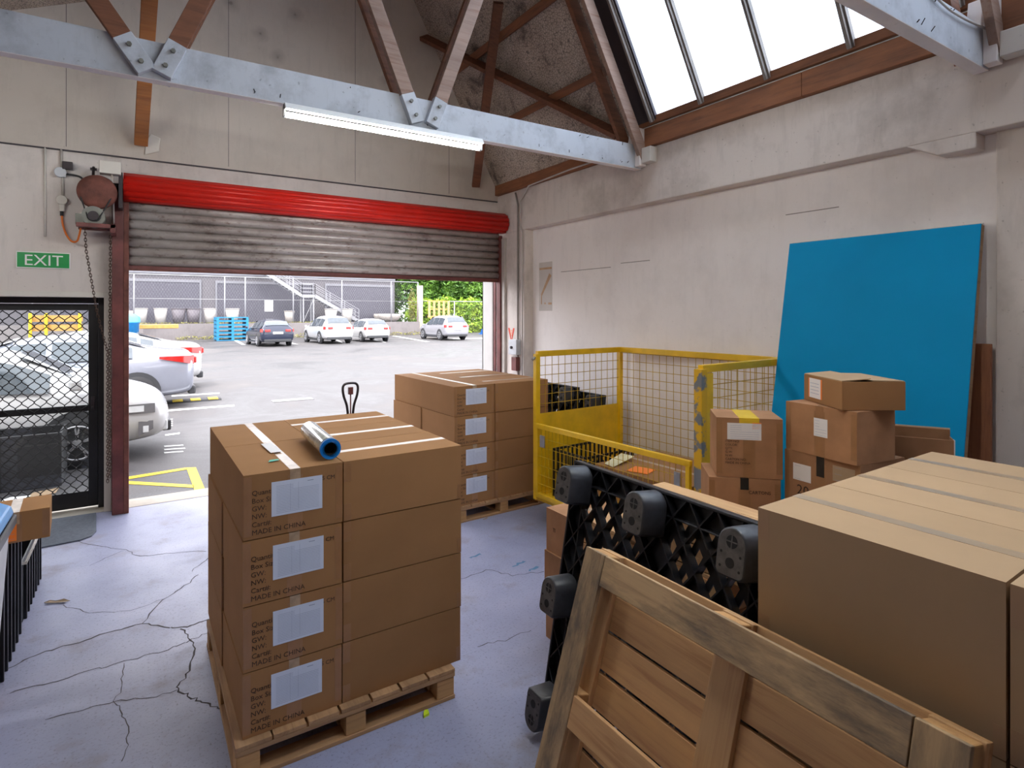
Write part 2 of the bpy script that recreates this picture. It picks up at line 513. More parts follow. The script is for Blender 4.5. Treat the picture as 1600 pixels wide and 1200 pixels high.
    def build(s, name, mats, parent=None, bevel=0.0, seg=2, M=None, fix=False):
        return link(name, s.mesh(name, mats, fix), parent, bevel, seg, M)

def link(name, me, parent=None, bevel=0.0, seg=2, M=None):
    o = bpy.data.objects.new(name, me)
    C.objects.link(o)
    if parent is not None:
        o.parent = parent
    if M is not None:
        o.matrix_local = M
    if bevel:
        b = o.modifiers.new('bevel', 'BEVEL')
        b.width = bevel; b.segments = seg; b.limit_method = 'ANGLE'; b.angle_limit = R(40)
        b.harden_normals = False
    return o

def tag(o, label=None, cat=None, group=None, kind=None):
    if label: o['label'] = label
    if cat: o['category'] = cat
    if group: o['group'] = group
    if kind: o['kind'] = kind
    return o

def struct(o, label=None):
    o['kind'] = 'structure'
    if label: o['label'] = label
    return o

def thing(name, label, cat, loc=(0, 0, 0), rz=0.0, group=None, M=None):
    o = bpy.data.objects.new(name, None)
    o.empty_display_size = 0.1
    C.objects.link(o)
    if M is not None:
        o.matrix_world = M
    else:
        o.location = loc; o.rotation_euler = (0, 0, rz)
    return tag(o, label, cat, group)

def text_mesh(body, size, mat, align='LEFT', ext=0.0004, space=1.0):
    cu = bpy.data.curves.new('lettering', 'FONT')
    cu.body = body; cu.size = size; cu.align_x = align; cu.extrude = ext
    cu.space_line = space
    cu.resolution_u = 2
    o = bpy.data.objects.new('lettering', cu)
    me = bpy.data.meshes.new_from_object(o)
    bpy.data.objects.remove(o)
    me.materials.clear(); me.materials.append(mat)
    return me

def frame(ax, ay, az, o):
    return Matrix(((ax[0], ay[0], az[0], o[0]), (ax[1], ay[1], az[1], o[1]), (ax[2], ay[2], az[2], o[2]), (0, 0, 0, 1)))

# ================================================================== STRUCTURE
YW, XR, XI = 6.626, 4.02, 4.15
Z0S, SL = 3.45, 1.85                     # steep glazed slope: z = Z0S + SL*(XR-x)
def z_steep(x): return Z0S + SL * (XR - x)
def z_gentle(x): return 4.893 + 0.438 * x
XRIDGE = 2.62; ZRIDGE = z_gentle(XRIDGE)
XL = -3.3

# floor slab with its cracks
b = MB().bx(XL - 0.3, XI + 0.3, -4.3, YW + 0.26, -0.15, 0.0)
b.m(1)
def gp(x, y):       # pixel of the photo -> point on the floor
    l = (x - 800) / F_PX; s_, c_ = math.sin(PSI), math.cos(PSI)
    t = -CAM_H / ((Y_HOR - y) / F_PX)
    return ((s_ + l * c_) * t, (c_ - l * s_) * t)
def jag(pts, n=5, amp=0.012):
    out = []
    for (a, bb) in zip(pts, pts[1:]):
        for k in range(n):
            f = k / n
            out.append((a[0] + (bb[0] - a[0]) * f + random.uniform(-amp, amp), a[1] + (bb[1] - a[1]) * f + random.uniform(-amp, amp)))
    out.append(pts[-1])
    return out
for pts, w in (([(12, 1044), (60, 1022), (120, 1004), (180, 985), (222, 974), (262, 981), (290, 980), (322, 970), (380, 952)], 0.011),
               ([(222, 974), (256, 936), (290, 915), (310, 898)], 0.007),
               ([(12, 1084), (80, 1066), (150, 1046), (200, 1032), (260, 1016), (302, 999), (330, 985)], 0.006),
               ([(284, 982), (300, 1000), (303, 1024), (290, 1055), (277, 1078), (300, 1092), (322, 1097), (350, 1110)], 0.008),
               ([(75, 1122), (120, 1110), (178, 1096), (230, 1092), (277, 1078)], 0.005),
               ([(194, 1035), (193, 1065), (180, 1096), (190, 1120), (202, 1150), (190, 1190)], 0.004),
               ([(100, 945), (140, 958), (200, 955), (256, 936)], 0.004),
               ([(320, 861), (260, 865), (217, 869), (195, 860), (150, 852), (100, 842)], 0.006),
               ([(195, 860), (170, 870), (140, 884)], 0.004),
               ([(325, 872), (300, 893)], 0.006), ([(720, 905), (760, 890), (800, 899), (850, 893)], 0.006),
               ([(745, 1010), (790, 1000), (830, 985)], 0.005)):
    b.ribbon(jag([gp(*q) for q in pts]), w, 0.0006)
b.m(2)
for q, r in (((745, 870), 0.05), ((812, 882), 0.06), ((835, 890), 0.05), ((880, 830), 0.03)):
    a = gp(*q)
    b.ribbon(jag([(a[0] - r, a[1]), (a[0] + r, a[1] + 0.03)], 4, 0.01), 0.022, 0.0006)
MT['floor_blue'] = plain('blue_paint_scuff', (0.08, 0.20, 0.34), 0.6)
fl = struct(b.build('floor', [MT['floor'], MT['crack_and_shade'], MT['floor_blue']]), 'grey-blue worn concrete floor with cracks')

# back wall around the two openings
PDX0, PDX1, PDZ = -1.17, -0.27, 2.0       # pedestrian door
RX0, RX1, RZ = -0.09, 3.965, 2.98         # roller door
T = 0.27
b = MB()
b.bx(XL, PDX0, YW, YW + T, 0, 3.33).bx(PDX0, PDX1, YW, YW + T, PDZ, 3.33).bx(PDX1, RX0, YW, YW + T, 0, 3.33)
b.bx(RX0, RX1, YW, YW + T, RZ, 3.33).bx(RX1, XI + 0.2, YW, YW + T, 0, 3.33)
wb = struct(b.build('wall_back', MT['wall_b']), 'off-white grimy wall around the roller door')
zt = z_gentle
STAINS = [(1.436, 6.608, 5.111), (1.258, 6.608, 4.595), (1.086, 6.608, 4.804), (2.461, 6.608, 4.592), (0.797, 6.608, 5.046)]
nt = MT['wall_upper'].node_tree
pb = nt.nodes['Principled BSDF']
src = pb.inputs['Base Color'].links[0].from_socket
tcs = nt.nodes.new('ShaderNodeTexCoord')
for sx, sy, sz in STAINS:
    ds = nt.nodes.new('ShaderNodeVectorMath'); ds.operation = 'DISTANCE'
    nz = nt.nodes.new('ShaderNodeTexNoise'); nz.inputs['Scale'].default_value = 9
    nt.links.new(tcs.outputs['Object'], nz.inputs['Vector'])
    nt.links.new(tcs.outputs['Object'], ds.inputs[0]); ds.inputs[1].default_value = (sx, sy, sz)
    ad = nt.nodes.new('ShaderNodeMath'); ad.operation = 'MULTIPLY_ADD'
    nt.links.new(nz.outputs['Fac'], ad.inputs[0]); ad.inputs[1].default_value = 0.10
    nt.links.new(ds.outputs['Value'], ad.inputs[2])
    src = mix(nt, ramp(nt, ad.outputs[0], [(0.05, 0.7), (0.065, 0.35), (0.15, 0.0)]), src, (0.14, 0.12, 0.11))
nt.links.new(src, pb.inputs['Base Color'])
up = [(XL, YW - 0.018, 3.33), (XI + 0.2, YW - 0.018, 3.33), (XI + 0.2, YW - 0.018, 3.42), (XR, YW - 0.018, 3.45), (XRIDGE, YW - 0.018, ZRIDGE), (XL, YW - 0.018, zt(XL))]
b = MB().prism(up, (0, T, 0))
b.m(1)
for x in (-0.55, 0.78, 2.1, 3.3):                       # board joints
    top = min(zt(x), z_steep(x))
    b.bx(x - 0.002, x + 0.002, YW - 0.0195, YW - 0.017, 3.36, top)
b.bx(XL, XR, YW - 0.0195, YW - 0.004, 3.322, 3.334)  # dark strip paints the shadow line along the ledge
struct(b.build('wall_gable', [MT['wall_upper'], MT['crack_and_shade']]), 'beige panelled gable above the roller door')
# marks left by fixings on the gable
for i, (x, z) in enumerate(((1.05, 4.35), (0.82, 4.12), (0.6, 4.33), (2.0, 4.15))):
    pass

# right wall: beam, columns, recessed infill
b = MB()
b.bx(XR, XI + 0.2, -4.0, YW, 2.89, 3.40)
b.bx(XR, XI + 0.2, 5.97, YW, 0, 2.89)
b.prism([(XR, 1.72, 2.891), (XR, 1.55, 2.80), (XR, 1.36, 2.80), (XR, 1.36, 2.891)], (0.15, 0, 0))
b.bx(XR + 0.10, XI + 0.2, 0.75, 1.30, 0, 2.95)
struct(b.build('wall_right_frame', MT['wall_dirty'], bevel=0.006), 'stained concrete beam and columns of the right wall').name = 'wall_right_beam'
b = MB().bx(XI, XI + 0.2, -4.0, 5.97, 0, 2.89)
b.m(1)
def wline(y0, z0, y1, z1, w=0.006):
    b.bar((XI - 0.0008, y0, z0), (XI - 0.0008, y1, z1), w, 0.002, (1, 0, 0))
for (y0, z0, y1, z1) in ((5.4, 2.33, 4.55, 2.36), (4.4, 2.36, 4.0, 2.37), (2.6, 2.6, 2.2, 2.75)):
    b.bx(XI - 0.001, XI + 0.001, min(y0, y1), max(y0, y1), z0, z0 + 0.006)
struct(b.build('wall_right', [MT['wall'], MT['conduit_dk']]), 'off-white scuffed wall on the right')
struct(MB().bx(XL - 0.2, XL, -4.0, YW, 0, 3.5).build('wall_left', MT['wall_rear']), 'unseen left wall, browned to dim and warm its bounce light')
b = MB().prism([(XL - 0.2, -4.2, 0), (XI + 0.2, -4.2, 0), (XI + 0.2, -4.2, 3.45), (XRIDGE, -4.2, ZRIDGE), (XL - 0.2, -4.2, zt(XL - 0.2))], (0, 0.2, 0))
struct(b.build('wall_front', MT['wall_rear']), 'unseen wall behind the viewpoint, browned to dim and warm its bounce light')

# roof
n = Vector((-0.438, 0, 1)).normalized() * 0.06
b = MB().prism([(XL - 0.25, -4.2, zt(XL - 0.25)), (XRIDGE, -4.2, ZRIDGE), (XRIDGE + n.x, -4.2, ZRIDGE + 0.06), (XL - 0.25 + n.x, -4.2, zt(XL - 0.25) + 0.06)], (0, YW + T + 4.2, 0))
struct(b.build('ceiling_slope', MT['foil'])).name = 'ceiling'
b = MB().prism([(XR + 0.02, 4.06, z_steep(XR + 0.02)), (XRIDGE, 4.06, ZRIDGE), (XRIDGE + 0.05, 4.06, ZRIDGE + 0.05), (XR + 0.08, 4.06, Z0S + 0.0)], (0, YW + T - 4.06, 0))
b.prism([(XR + 0.02, -4.1, z_steep(XR + 0.02)), (XRIDGE, -4.1, ZRIDGE), (XRIDGE + 0.05, -4.1, ZRIDGE + 0.05), (XR + 0.08, -4.1, Z0S + 0.0)], (0, 2.6, 0))  # unseen opaque bay, added to block rooflight behind the viewpoint
o = struct(b.build('ceiling_lining', MT['foil']), 'brown foil roof lining held by netting, with an added unseen light-blocking bay')
# timber wall plate below the glazing, in joined lengths, and the sill above it
b = MB()
for y0, y1 in ((-4.0, -0.9), (-0.897, 2.37), (2.373, 4.02), (4.023, YW - 0.02)):
    b.bx(XR - 0.045, XR + 0.06, y0, y1, 3.402, 3.575)
struct(b.build('trim_1', MT['timber_beam'], bevel=0.004), 'brown timber wall plate under the rooflight')
b = MB().prism([(XR - 0.055, -4.0, 3.592), (XR + 0.06, -4.0, 3.592), (XR + 0.02, -4.0, 3.66), (XR - 0.07, -4.0, 3.655)], (0, YW + 3.98, 0))
struct(b.build('trim_2', MT['timber_beam'], bevel=0.003), 'brown timber sill of the rooflight')
b = MB().bx(XR - 0.02, XR + 0.05, -4.0, YW - 0.02, 3.575, 3.592)
b.m(1)
struct(b.build('trim_3', MT['white']), 'pale packing strip between wall plate and sill')
# thin flashing line along plate bottom
MB().bx(XR - 0.012, XR + 0.0, 1.3, YW - 0.02, 3.385, 3.402)
# rooflight panes, bars
dirn = Vector((XRIDGE - XR, 0, ZRIDGE - Z0S)).normalized()
nrm = Vector((SL, 0, 1)).normalized()
p_lo = Vector((XR, 0, Z0S)) + nrm * 0.05
ys = [3.78] + [4.0 - 0.165 - 0.605 * k for k in range(1, 14)]
wi = 1
for k, (ya, yb) in enumerate(zip(ys, ys[1:])):
    if yb < -1.5: break
    pane = MB()
    q0 = p_lo + dirn * 0.20; q1 = p_lo + dirn * 2.9
    pane.prism([(q0.x, yb + 0.02, q0.z), (q1.x, yb + 0.02, q1.z), (q1.x, ya - 0.02, q1.z), (q0.x, ya - 0.02, q0.z)], nrm * 0.006)
    w = pane.build('window_%d' % wi, MT['rooflight'], fix=True)
    struct(w, 'translucent wired glass rooflight pane')
    wi += 1
bars = MB()
for k, ya in enumerate(ys):
    if ya < -1.5: break
    q0 = p_lo + dirn * 0.17; q1 = p_lo + dirn * 2.95
    bars.bar((q0.x, ya, q0.z), (q1.x, ya, q1.z), 0.05, 0.07, nrm)
    bars.bar((q0.x - 0.03, ya, q0.z - 0.02), (q1.x - 0.03, ya, q1.z - 0.02), 0.022, 0.05, nrm)
struct(bars.build('trim_4', MT['conduit_dk']), 'grey glazing bars of the rooflight')
struct(MB().bar((p_lo.x + dirn.x * .18, 3.885, p_lo.z + dirn.z * .18), (p_lo.x + dirn.x * 2.9, 3.885, p_lo.z + dirn.z * 2.9), 0.30, 0.05, nrm).build('trim_5', MT['gunmetal']), 'dark flashing beside the first rooflight pane')
struct(MB().bx(XRIDGE - 0.03, XRIDGE + 0.03, -4.0, YW - 0.02, ZRIDGE - 0.22, ZRIDGE - 0.03).build('trim_6', MT['timber_beam']), 'ridge timber')
# purlins of the opaque bay
for i, dd in enumerate((0.75, 1.55)):
    q = Vector((XR, 0, Z0S)) + dirn * dd - nrm * 0.045
    struct(MB().bar((q.x, 4.06, q.z), (q.x, YW - 0.02, q.z), 0.08, 0.05, nrm).build('trim_%d' % (7 + i), MT['timber_beam'], bevel=0.003), 'brown purlin under the foil lining')

# white trim round the pedestrian door, threshold
b = MB().bx(PDX1 - 0.0, PDX1 + 0.055, YW - 0.012, YW, 0, PDZ + 0.05).bx(PDX0 - 0.055, PDX1, YW - 0.012, YW, PDZ, PDZ + 0.05).bx(PDX0 - 0.055, PDX0, YW - 0.012, YW, 0, PDZ)
struct(b.build('trim_9', MT['trim_white'], bevel=0.003), 'white surround of the pedestrian door')
struct(MB().bx(RX0, RX1, YW + 0.0, YW + T + 0.02, -0.14, 0.003).build('trim_10', MT['concrete_out']), 'pale concrete threshold under the roller door')
struct(MB().bx(PDX0, PDX1, YW + 0.0, YW + T + 0.02, -0.14, 0.003).build('trim_11', MT['concrete_out']), 'pale threshold of the pedestrian door')
# outside faces beside the opening
struct(MB().bx(RX1 - 0.004, RX1 + 0.0, YW + 0.03, YW + T + 0.02, 0, RZ).bx(RX1 - 0.004, RX1 + 0.5, YW + T, YW + T + 0.02, 0, 3.3).build('trim_12', MT['outer_wall']), 'white reveal at the right of the roller door')

# pedestrian door: dark aluminium, glass, diamond grille
d1 = thing('door_1', None, None, (0, 0, 0)); d1['kind'] = 'structure'; d1['label'] = 'dark aluminium door with diamond security grille'
yd = 6.83
b = MB()
b.bx(PDX1 - 0.052, PDX1, yd - 0.05, yd + 0.05, 0.0, PDZ).bx(PDX0, PDX1 - 0.052, yd - 0.05, yd + 0.05, PDZ - 0.055, PDZ).bx(PDX0, PDX0 + 0.05, yd - 0.05, yd + 0.05, 0, PDZ - 0.055)
b.build('door_frame', MT['dark_alu'], d1, bevel=0.004)
ix0, ix1 = PDX0 + 0.052, PDX1 - 0.054
b = MB()
b.bx(ix1 - 0.075, ix1, yd - 0.02, yd + 0.02, 0.02, PDZ - 0.06).bx(ix0, ix0 + 0.075, yd - 0.02, yd + 0.02, 0.02, PDZ - 0.06)
b.bx(ix0 + 0.075, ix1 - 0.075, yd - 0.02, yd + 0.02, PDZ - 0.12, PDZ - 0.06).bx(ix0 + 0.075, ix1 - 0.075, yd - 0.02, yd + 0.02, 0.02, 0.17)
b.bx(ix0 + 0.075, ix1 - 0.075, yd - 0.02, yd + 0.02, 0.925, 0.985)
b.build('door_leaf', MT['dark_alu'], d1, bevel=0.003)
MB().bx(ix0 + 0.07, ix1 - 0.07, yd + 0.008, yd + 0.013, 0.16, PDZ - 0.11).build('glass_pane', MT['glass'], d1)
b = MB()
gx0, gx1, gz0, gz1 = ix0 + 0.075, ix1 - 0.075, 0.17, PDZ - 0.12
cw, chh = 0.088, 0.099
nx = int((gx1 - gx0) / (cw / 2)) + 2
k = 0
x = gx1 - cw * 0.28
while x > gx0 - cw:
    pts = []
    z = gz0; ph = (k % 2) * chh / 2
    st = chh / 8
    while z <= gz1:
        tt = ((z + ph) / chh) % 1.0
        xx = x + (cw / 4) * math.cos(2 * PI * tt) * 1.02
        xx = min(max(xx, gx0), gx1)
        pts.append((xx, yd - 0.028, z)); z += st
    b.tube(pts, 0.0042, 4)
    x -= cw / 2; k += 1
b.build('diamond_grille', MT['dark_alu'], d1)
b = MB().bx(ix1 - 0.055, ix1 - 0.025, yd - 0.045, yd - 0.02, 0.93, 1.06)
b.cyl((ix1 - 0.04, yd - 0.06, 0.96), (ix1 - 0.04, yd - 0.04, 0.96), 0.012, 10)
b.build('lock_case', MT['gunmetal'], d1, bevel=0.003)
b = MB().bx(-0.96, -0.62, YW - 0.0015, YW, 2.03, 2.036)
# dirt patch under the winch
# ------------------------------------------------------------------ roller door
d2 = thing('door_2', None, None, (0, 0, 0)); d2['kind'] = 'structure'; d2['label'] = 'half-raised grey roller door under a red drum'
yc = 6.515
prof = []
z = 2.30
zs = []
while z < 3.02:
    zs.append(z); z += 0.086 / 12
b = MB()
va, vb_ = [], []
for z in zs:
    ph = ((z - 2.30) / 0.086) % 1.0
    y = yc - 0.032 * abs(math.sin(PI * ph)) ** 0.75 + (0.004 if ph < 0.1 or ph > 0.9 else 0)
    va.append(b.bm.verts.new((RX0 - 0.02, y, z))); vb_.append(b.bm.verts.new((RX1 + 0.0, y, z)))
for i in range(len(zs) - 1):
    f = b.bm.faces.new((va[i], vb_[i], vb_[i + 1], va[i + 1])); f.smooth = True
cur = b.build('curtain', MT['steel_dirty'], d2)
sm = cur.modifiers.new('thick', 'SOLIDIFY'); sm.thickness = 0.003; sm.offset = 1
b = MB().bx(RX0 - 0.015, RX1 - 0.005, yc - 0.022, yc + 0.03, 2.265, 2.30)
b.m(1).bx(RX0 - 0.015, RX1 - 0.005, yc - 0.026, yc + 0.034, 2.255, 2.268)
b.bx(RX1 - 0.12, RX1 - 0.02, yc - 0.03, yc - 0.022, 2.27, 2.295)
b.build('bottom_rail', [MT['rust_red'], MT['rust']], d2, bevel=0.002)
# red drum, ribbed roll of the curtain's first turns
b = MB()
ycen, zcen, rr = 6.43, 3.012, 0.122
ring = []
n = 240
L0, L1 = [], []
for k in range(n):
    a = 2 * PI * k / n
    r = rr - 0.010 + 0.020 * abs(math.sin(a * 6.0 + 0.3)) ** 0.45
    L0.append(b.bm.verts.new((-0.115, ycen + r * math.cos(a), zcen + r * math.sin(a))))
    L1.append(b.bm.verts.new((XR - 0.015, ycen + r * math.cos(a), zcen + r * math.sin(a))))
for k in range(n):
    f = b.bm.faces.new((L0[k], L0[(k + 1) % n], L1[(k + 1) % n], L1[k])); f.smooth = True
b.bm.faces.new(list(reversed(L0))); b.bm.faces.new(L1)
b.build('drum_roll', MT['red_drum'], d2, fix=True)
MB().cyl((-0.27, ycen, zcen), (-0.115, ycen, zcen), 0.03, 14).build('drum_axle', MT['gunmetal'], d2)
MB().bx(RX0 - 0.02, RX1 - 0.01, YW - 0.06, YW - 0.02, 2.76, 2.90)
# guides / jambs
b = MB()
b.bx(-0.205, -0.1155, YW - 0.168, YW - 0.002, 0, 3.02)
b.m(1).bx(-0.115, -0.075, YW - 0.172, YW - 0.085, 0, 2.93).bx(-0.115, -0.085, YW - 0.055, YW + 0.0, 0, 2.93)
b.build('left_guide', [MT['rust_red'], MT['rust']], d2, bevel=0.004)
b = MB()
b.bx(RX1 - 0.005, RX1 + 0.03, YW - 0.172, YW - 0.09, 0, 2.86).bx(RX1 + 0.0, RX1 + 0.03, YW - 0.05, YW + 0.02, 0, 2.86)
b.m(1).bx(RX1 + 0.012, XR - 0.002, YW - 0.09, YW - 0.05, 0, 2.86)
b.m(2).bx(RX1 + 0.02, XR - 0.001, YW - 0.24, YW - 0.15, 0, 2.82)
b.build('right_guide', [MT['rust_red'], MT['steel_dirty'], MT['conduit']], d2, bevel=0.003)
MB().bx(-0.29, -0.13, 6.25, 6.36, 3.09, 3.20).build('end_bracket', MT['trim_white'], d2, bevel=0.004)
b = MB().bx(RX0 - 0.06, RX0 - 0.03, 6.30, 6.60, 2.80, 3.12)
b.build('bearing_plate', MT['gunmetal'], d2)

# ------------------------------------------------------------------ winch gear beside the roller door
w = thing('door_operator', 'rusty pulley and motor of the roller door operator on left wall', 'door operator', (-0.30, 6.40, 2.6))
def loc(o, pts): return [Vector(p) - Vector(o) for p in pts]
O = Vector((-0.30, 6.40, 2.6))
def L(x, y, z): return Vector((x, y, z)) - O
b = MB()
M = frame((0, 0, 1), (1, 0, 0), (0, 1, 0), L(-0.305, 6.27, 2.92))
b.lathe([(0.0, -0.03), (0.05, -0.035), (0.10, -0.02), (0.142, -0.012), (0.148, 0.0), (0.13, 0.012), (0.148, 0.025), (0.142, 0.035), (0.0, 0.035)], 32, M)
b.build('pulley_wheel', MT['rust'], w, fix=True)
b = MB().cyl(L(-0.33, 6.22, 2.70), L(-0.33, 6.45, 2.70), 0.085, 24)
b.m(1).cyl(L(-0.33, 6.20, 2.70), L(-0.33, 6.222, 2.70), 0.04, 16)
b.m(0).bx(*[v for ab in zip(L(-0.46, 6.28, 2.63), L(-0.40, 6.40, 2.72)) for v in ab])
b.build('motor', [MT['motor'], MT['gunmetal']], w)
b = MB()
def bxw(b, x0, x1, y0, y1, z0, z1):
    p = L(x0, y0, z0); q = L(x1, y1, z1)
    return b.bx(p.x, q.x, p.y, q.y, p.z, q.z)
bxw(b, -0.45, -0.17, 6.20, 6.26, 2.60, 2.635); bxw(b, -0.45, -0.17, 6.42, 6.48, 2.60, 2.635); bxw(b, -0.21, -0.17, 6.20, 6.60, 2.56, 2.635)
b.build('motor_shelf', MT['rust_red'], w, bevel=0.003)
pts = []
b = MB()
for k in range(40):
    a = 2 * PI * k / 40
    if math.sin(a) > 0:
        pts.append(L(-0.305 + 0.135 * math.cos(a), 6.275, 2.92 + 0.135 * math.sin(a)))
    else:
        pts.append(L(-0.325 + 0.045 * math.cos(a), 6.215 + 0.0, 2.70 + 0.045 * math.sin(a)))
b.tube(pts, 0.006, 6, closed=True)
b.build('drive_belt', MT['cord_black'], w)
MB().tube([L(-0.19, 6.5, 2.60), L(-0.19, 6.35, 2.9), L(-0.2, 6.3, 3.09)], 0.008, 6).build('brake_rod', MT['conduit'], w)
MB().cyl(L(-0.305, 6.27, 2.92), L(-0.16, 6.40, 2.985), 0.02, 10).build('shaft', MT['gunmetal'], w)
MB().tube([L(-0.335, 6.42, 3.02), L(-0.345, 6.5, 3.11), L(-0.345, 6.55, 3.19)], 0.012, 8).bx(*[v for ab in zip(L(-0.37, 6.53, 3.16), L(-0.32, 6.56, 3.18)) for v in ab]).build('lever', MT['gunmetal'], w)

w = thing('electrical_conduit', 'painted conduit with junction box and switch left of the operator', 'conduit', (-0.56, YW - 0.012, 2.7))
O = Vector((-0.56, YW - 0.012, 2.7))
MB().tube([L(-0.585, YW - 0.014, 3.33), L(-0.585, YW - 0.014, 3.14)], 0.010, 8).tube([L(-0.575, YW - 0.014, 3.10), L(-0.575, YW - 0.014, 2.90)], 0.010, 8).build('pipe', MT['conduit'], w)
b = MB().cyl(L(-0.59, YW - 0.05, 3.12), L(-0.59, YW - 0.002, 3.12), 0.045, 16); bxw(b, -0.62, -0.55, YW - 0.045, YW - 0.002, 3.08, 3.14)
b.build('junction_box', MT['lightgrey'], w, bevel=0.004)
b = MB().cyl(L(-0.58, YW - 0.055, 2.87), L(-0.58, YW - 0.002, 2.87), 0.042, 18); bxw(b, -0.60, -0.56, YW - 0.045, YW - 0.002, 2.77, 2.86)
b.build('isolator_switch', MT['trim_white'], w, bevel=0.003)
b = MB(); bxw(b, -0.575, -0.50, YW - 0.06, YW - 0.012, 3.15, 3.22)
b.build('fuse_cover', MT['gunmetal'], w, bevel=0.004)
MB().tube(smooth([L(-0.55, YW - 0.03, 3.11), L(-0.46, YW - 0.04, 3.10), L(-0.42, YW - 0.06, 3.06), L(-0.41, YW - 0.10, 2.98), L(-0.36, YW - 0.25, 2.93)]), 0.009, 8).build('black_lead', MT['cord_black'], w)
MB().tube([L(-0.70, YW - 0.012, 3.33), L(-0.70, YW - 0.012, 2.54)], 0.009, 8).build('cable_cover', MT['trim_white'], w)
b = MB().tube(smooth([(-0.58, YW - 0.03, 2.775), (-0.58, YW - 0.03, 2.73), (-0.572, YW - 0.035, 2.65), (-0.545, YW - 0.05, 2.56), (-0.505, YW - 0.08, 2.50), (-0.465, YW - 0.12, 2.50), (-0.445, YW - 0.18, 2.545), (-0.43, YW - 0.24, 2.60)]), 0.008, 8)
b.m(1).cyl((-0.58, YW - 0.03, 2.77), (-0.58, YW - 0.03, 2.73), 0.014, 10)
tag(b.build('power_cable', [MT['orange'], MT['cord_black']]), 'orange power cable looping from switch to door motor', 'cable')

# chain
def chain(pts, pitch, wr, lw, name, label):
    b = MB()
    P = [Vector(q) for q in pts]
    segs = [(a, c, (c - a).length) for a, c in zip(P, P[1:])]
    tot = sum(s[2] for s in segs)
    nlk = int(tot / pitch)
    for i in range(nlk):
        s_ = i * pitch; k = 0
        while s_ > segs[k][2]:
            s_ -= segs[k][2]; k += 1
        a, c, Ls = segs[k]
        d = (c - a).normalized(); q = a + d * s_
        side = d.cross(Vector((0, 1, 0))).normalized()
        if i % 2: side = d.cross(side)
        ring = [q + d * (pitch * 0.78) * math.cos(t) + side * lw * math.sin(t) for t in [2 * PI * j / 8 for j in range(8)]]
        b.tube(ring, wr, 4, closed=True)
    return tag(b.build(name, MT['chain']), label, 'chain')
chain([(-0.395, 6.30, 2.60), (-0.385, 6.31, 2.40), (-0.31, 6.38, 1.85), (-0.235, 6.42, 1.50), (-0.235, 6.42, 0.30)], 0.026, 0.0028, 0.009, 'hoist_chain', 'rusty hand chain looping down beside the roller door post')
chain([(-0.215, 6.455, 2.55), (-0.222, 6.455, 1.5), (-0.222, 6.455, 0.32)], 0.026, 0.0028, 0.009, 'hoist_chain', 'straight inner run of rusty chain against the red door post')

# exit sign
w = thing('exit_sign', 'green sign reading EXIT on the wall above the grille door', 'sign', (-0.71, YW - 0.012, 2.325))
MB().bx(-0.19, 0.19, 0, 0.012, -0.073, 0.073).build('sign_rim', MT['white'], w, bevel=0.002)
MB().bx(-0.182, 0.182, -0.002, 0.0, -0.065, 0.065).build('sign_face', MT['green_sign'], w)
me = text_mesh('EXIT', 0.135, MT['white'], 'CENTER')
o = link('lettering', me, w, M=frame((1, 0, 0), (0, 0, 1), (0, -1, 0), (0.0, -0.003, -0.047)))

# right wall fittings
w = thing('wall_pipes', 'pair of thin vertical pipes on the right-hand column', 'pipe', (XR, 6.0, 1.2))
O = Vector((XR, 6.0, 1.2))
MB().tube([L(XI - 0.3 + 0.16, 6.09, 0.9), L(4.0, 6.09, 1.3), L(4.0, 6.09, 2.9), L(3.995, 6.08, 3.20), L(3.97, 6.1, 3.36)], 0.012, 8).build('pipe', MT['conduit_dk'], w)
MB().tube([L(4.0, 5.99, 0.9), L(4.0, 5.99, 2.85), L(3.99, 6.02, 2.95), L(3.99, 6.02, 3.25), L(3.965, 5.8, 3.39), L(3.96, 5.0, 3.42), L(3.96, 4.2, 3.42)], 0.009, 8).build('pipe', MT['conduit'], w)
MB().tube([L(4.008, 6.50, 0.9), L(4.008, 6.50, 2.8)], 0.006, 6).build('pipe', MT['conduit_dk'], w)
w = thing('switch_box', 'grey switch box with a red starter below it beside the roller door', 'switch', (XR - 0.001, 6.15, 1.25))
MB().bx(-0.07, 0, -0.10, 0.08, 0.08, 0.27).build('box', MT['lightgrey'], w, bevel=0.006)
MB().bx(-0.06, 0, -0.08, 0.03, -0.12, 0.05).build('starter', MT['rust_red'], w, bevel=0.006)
MB().cyl((-0.09, 0.0, 0.17), (-0.07, 0.0, 0.17), 0.018, 12).build('knob', MT['gunmetal'], w)
b = MB()
for s_ in (-1, 1):
    b.prism([(XR - 0.001, 6.27 + s_ * 0.075, 1.66), (XR - 0.001, 6.27 + s_ * 0.04, 1.66), (XR - 0.001, 6.27 + 0.0, 1.50), (XR - 0.001, 6.27 + s_ * 0.012, 1.49)], (-0.0015, 0, 0))
b.m(1)
for k in range(4):
    b.bx(XR - 0.0025, XR - 0.001, 6.27 - 0.02, 6.27 + 0.02, 1.56 + k * 0.022, 1.568 + k * 0.022)
tag(b.build('warning_sticker', [plain('red_sticker', (0.75, 0.06, 0.02), 0.5), MT['orange_label']], fix=True), 'red V-shaped warning sticker on the column above the switch box', 'sticker')
b = MB().bx(XI - 0.0012, XI, 5.57, 5.84, 1.88, 2.47)
b.m(1).bx(XI - 0.0022, XI - 0.001, 5.58, 5.83, 2.38, 2.405)
b.prism([(XI - 0.001, 5.585, 2.30), (XI - 0.001, 5.63, 2.33), (XI - 0.001, 5.80, 2.08), (XI - 0.001, 5.79, 2.05)], (-0.0015, 0, 0))
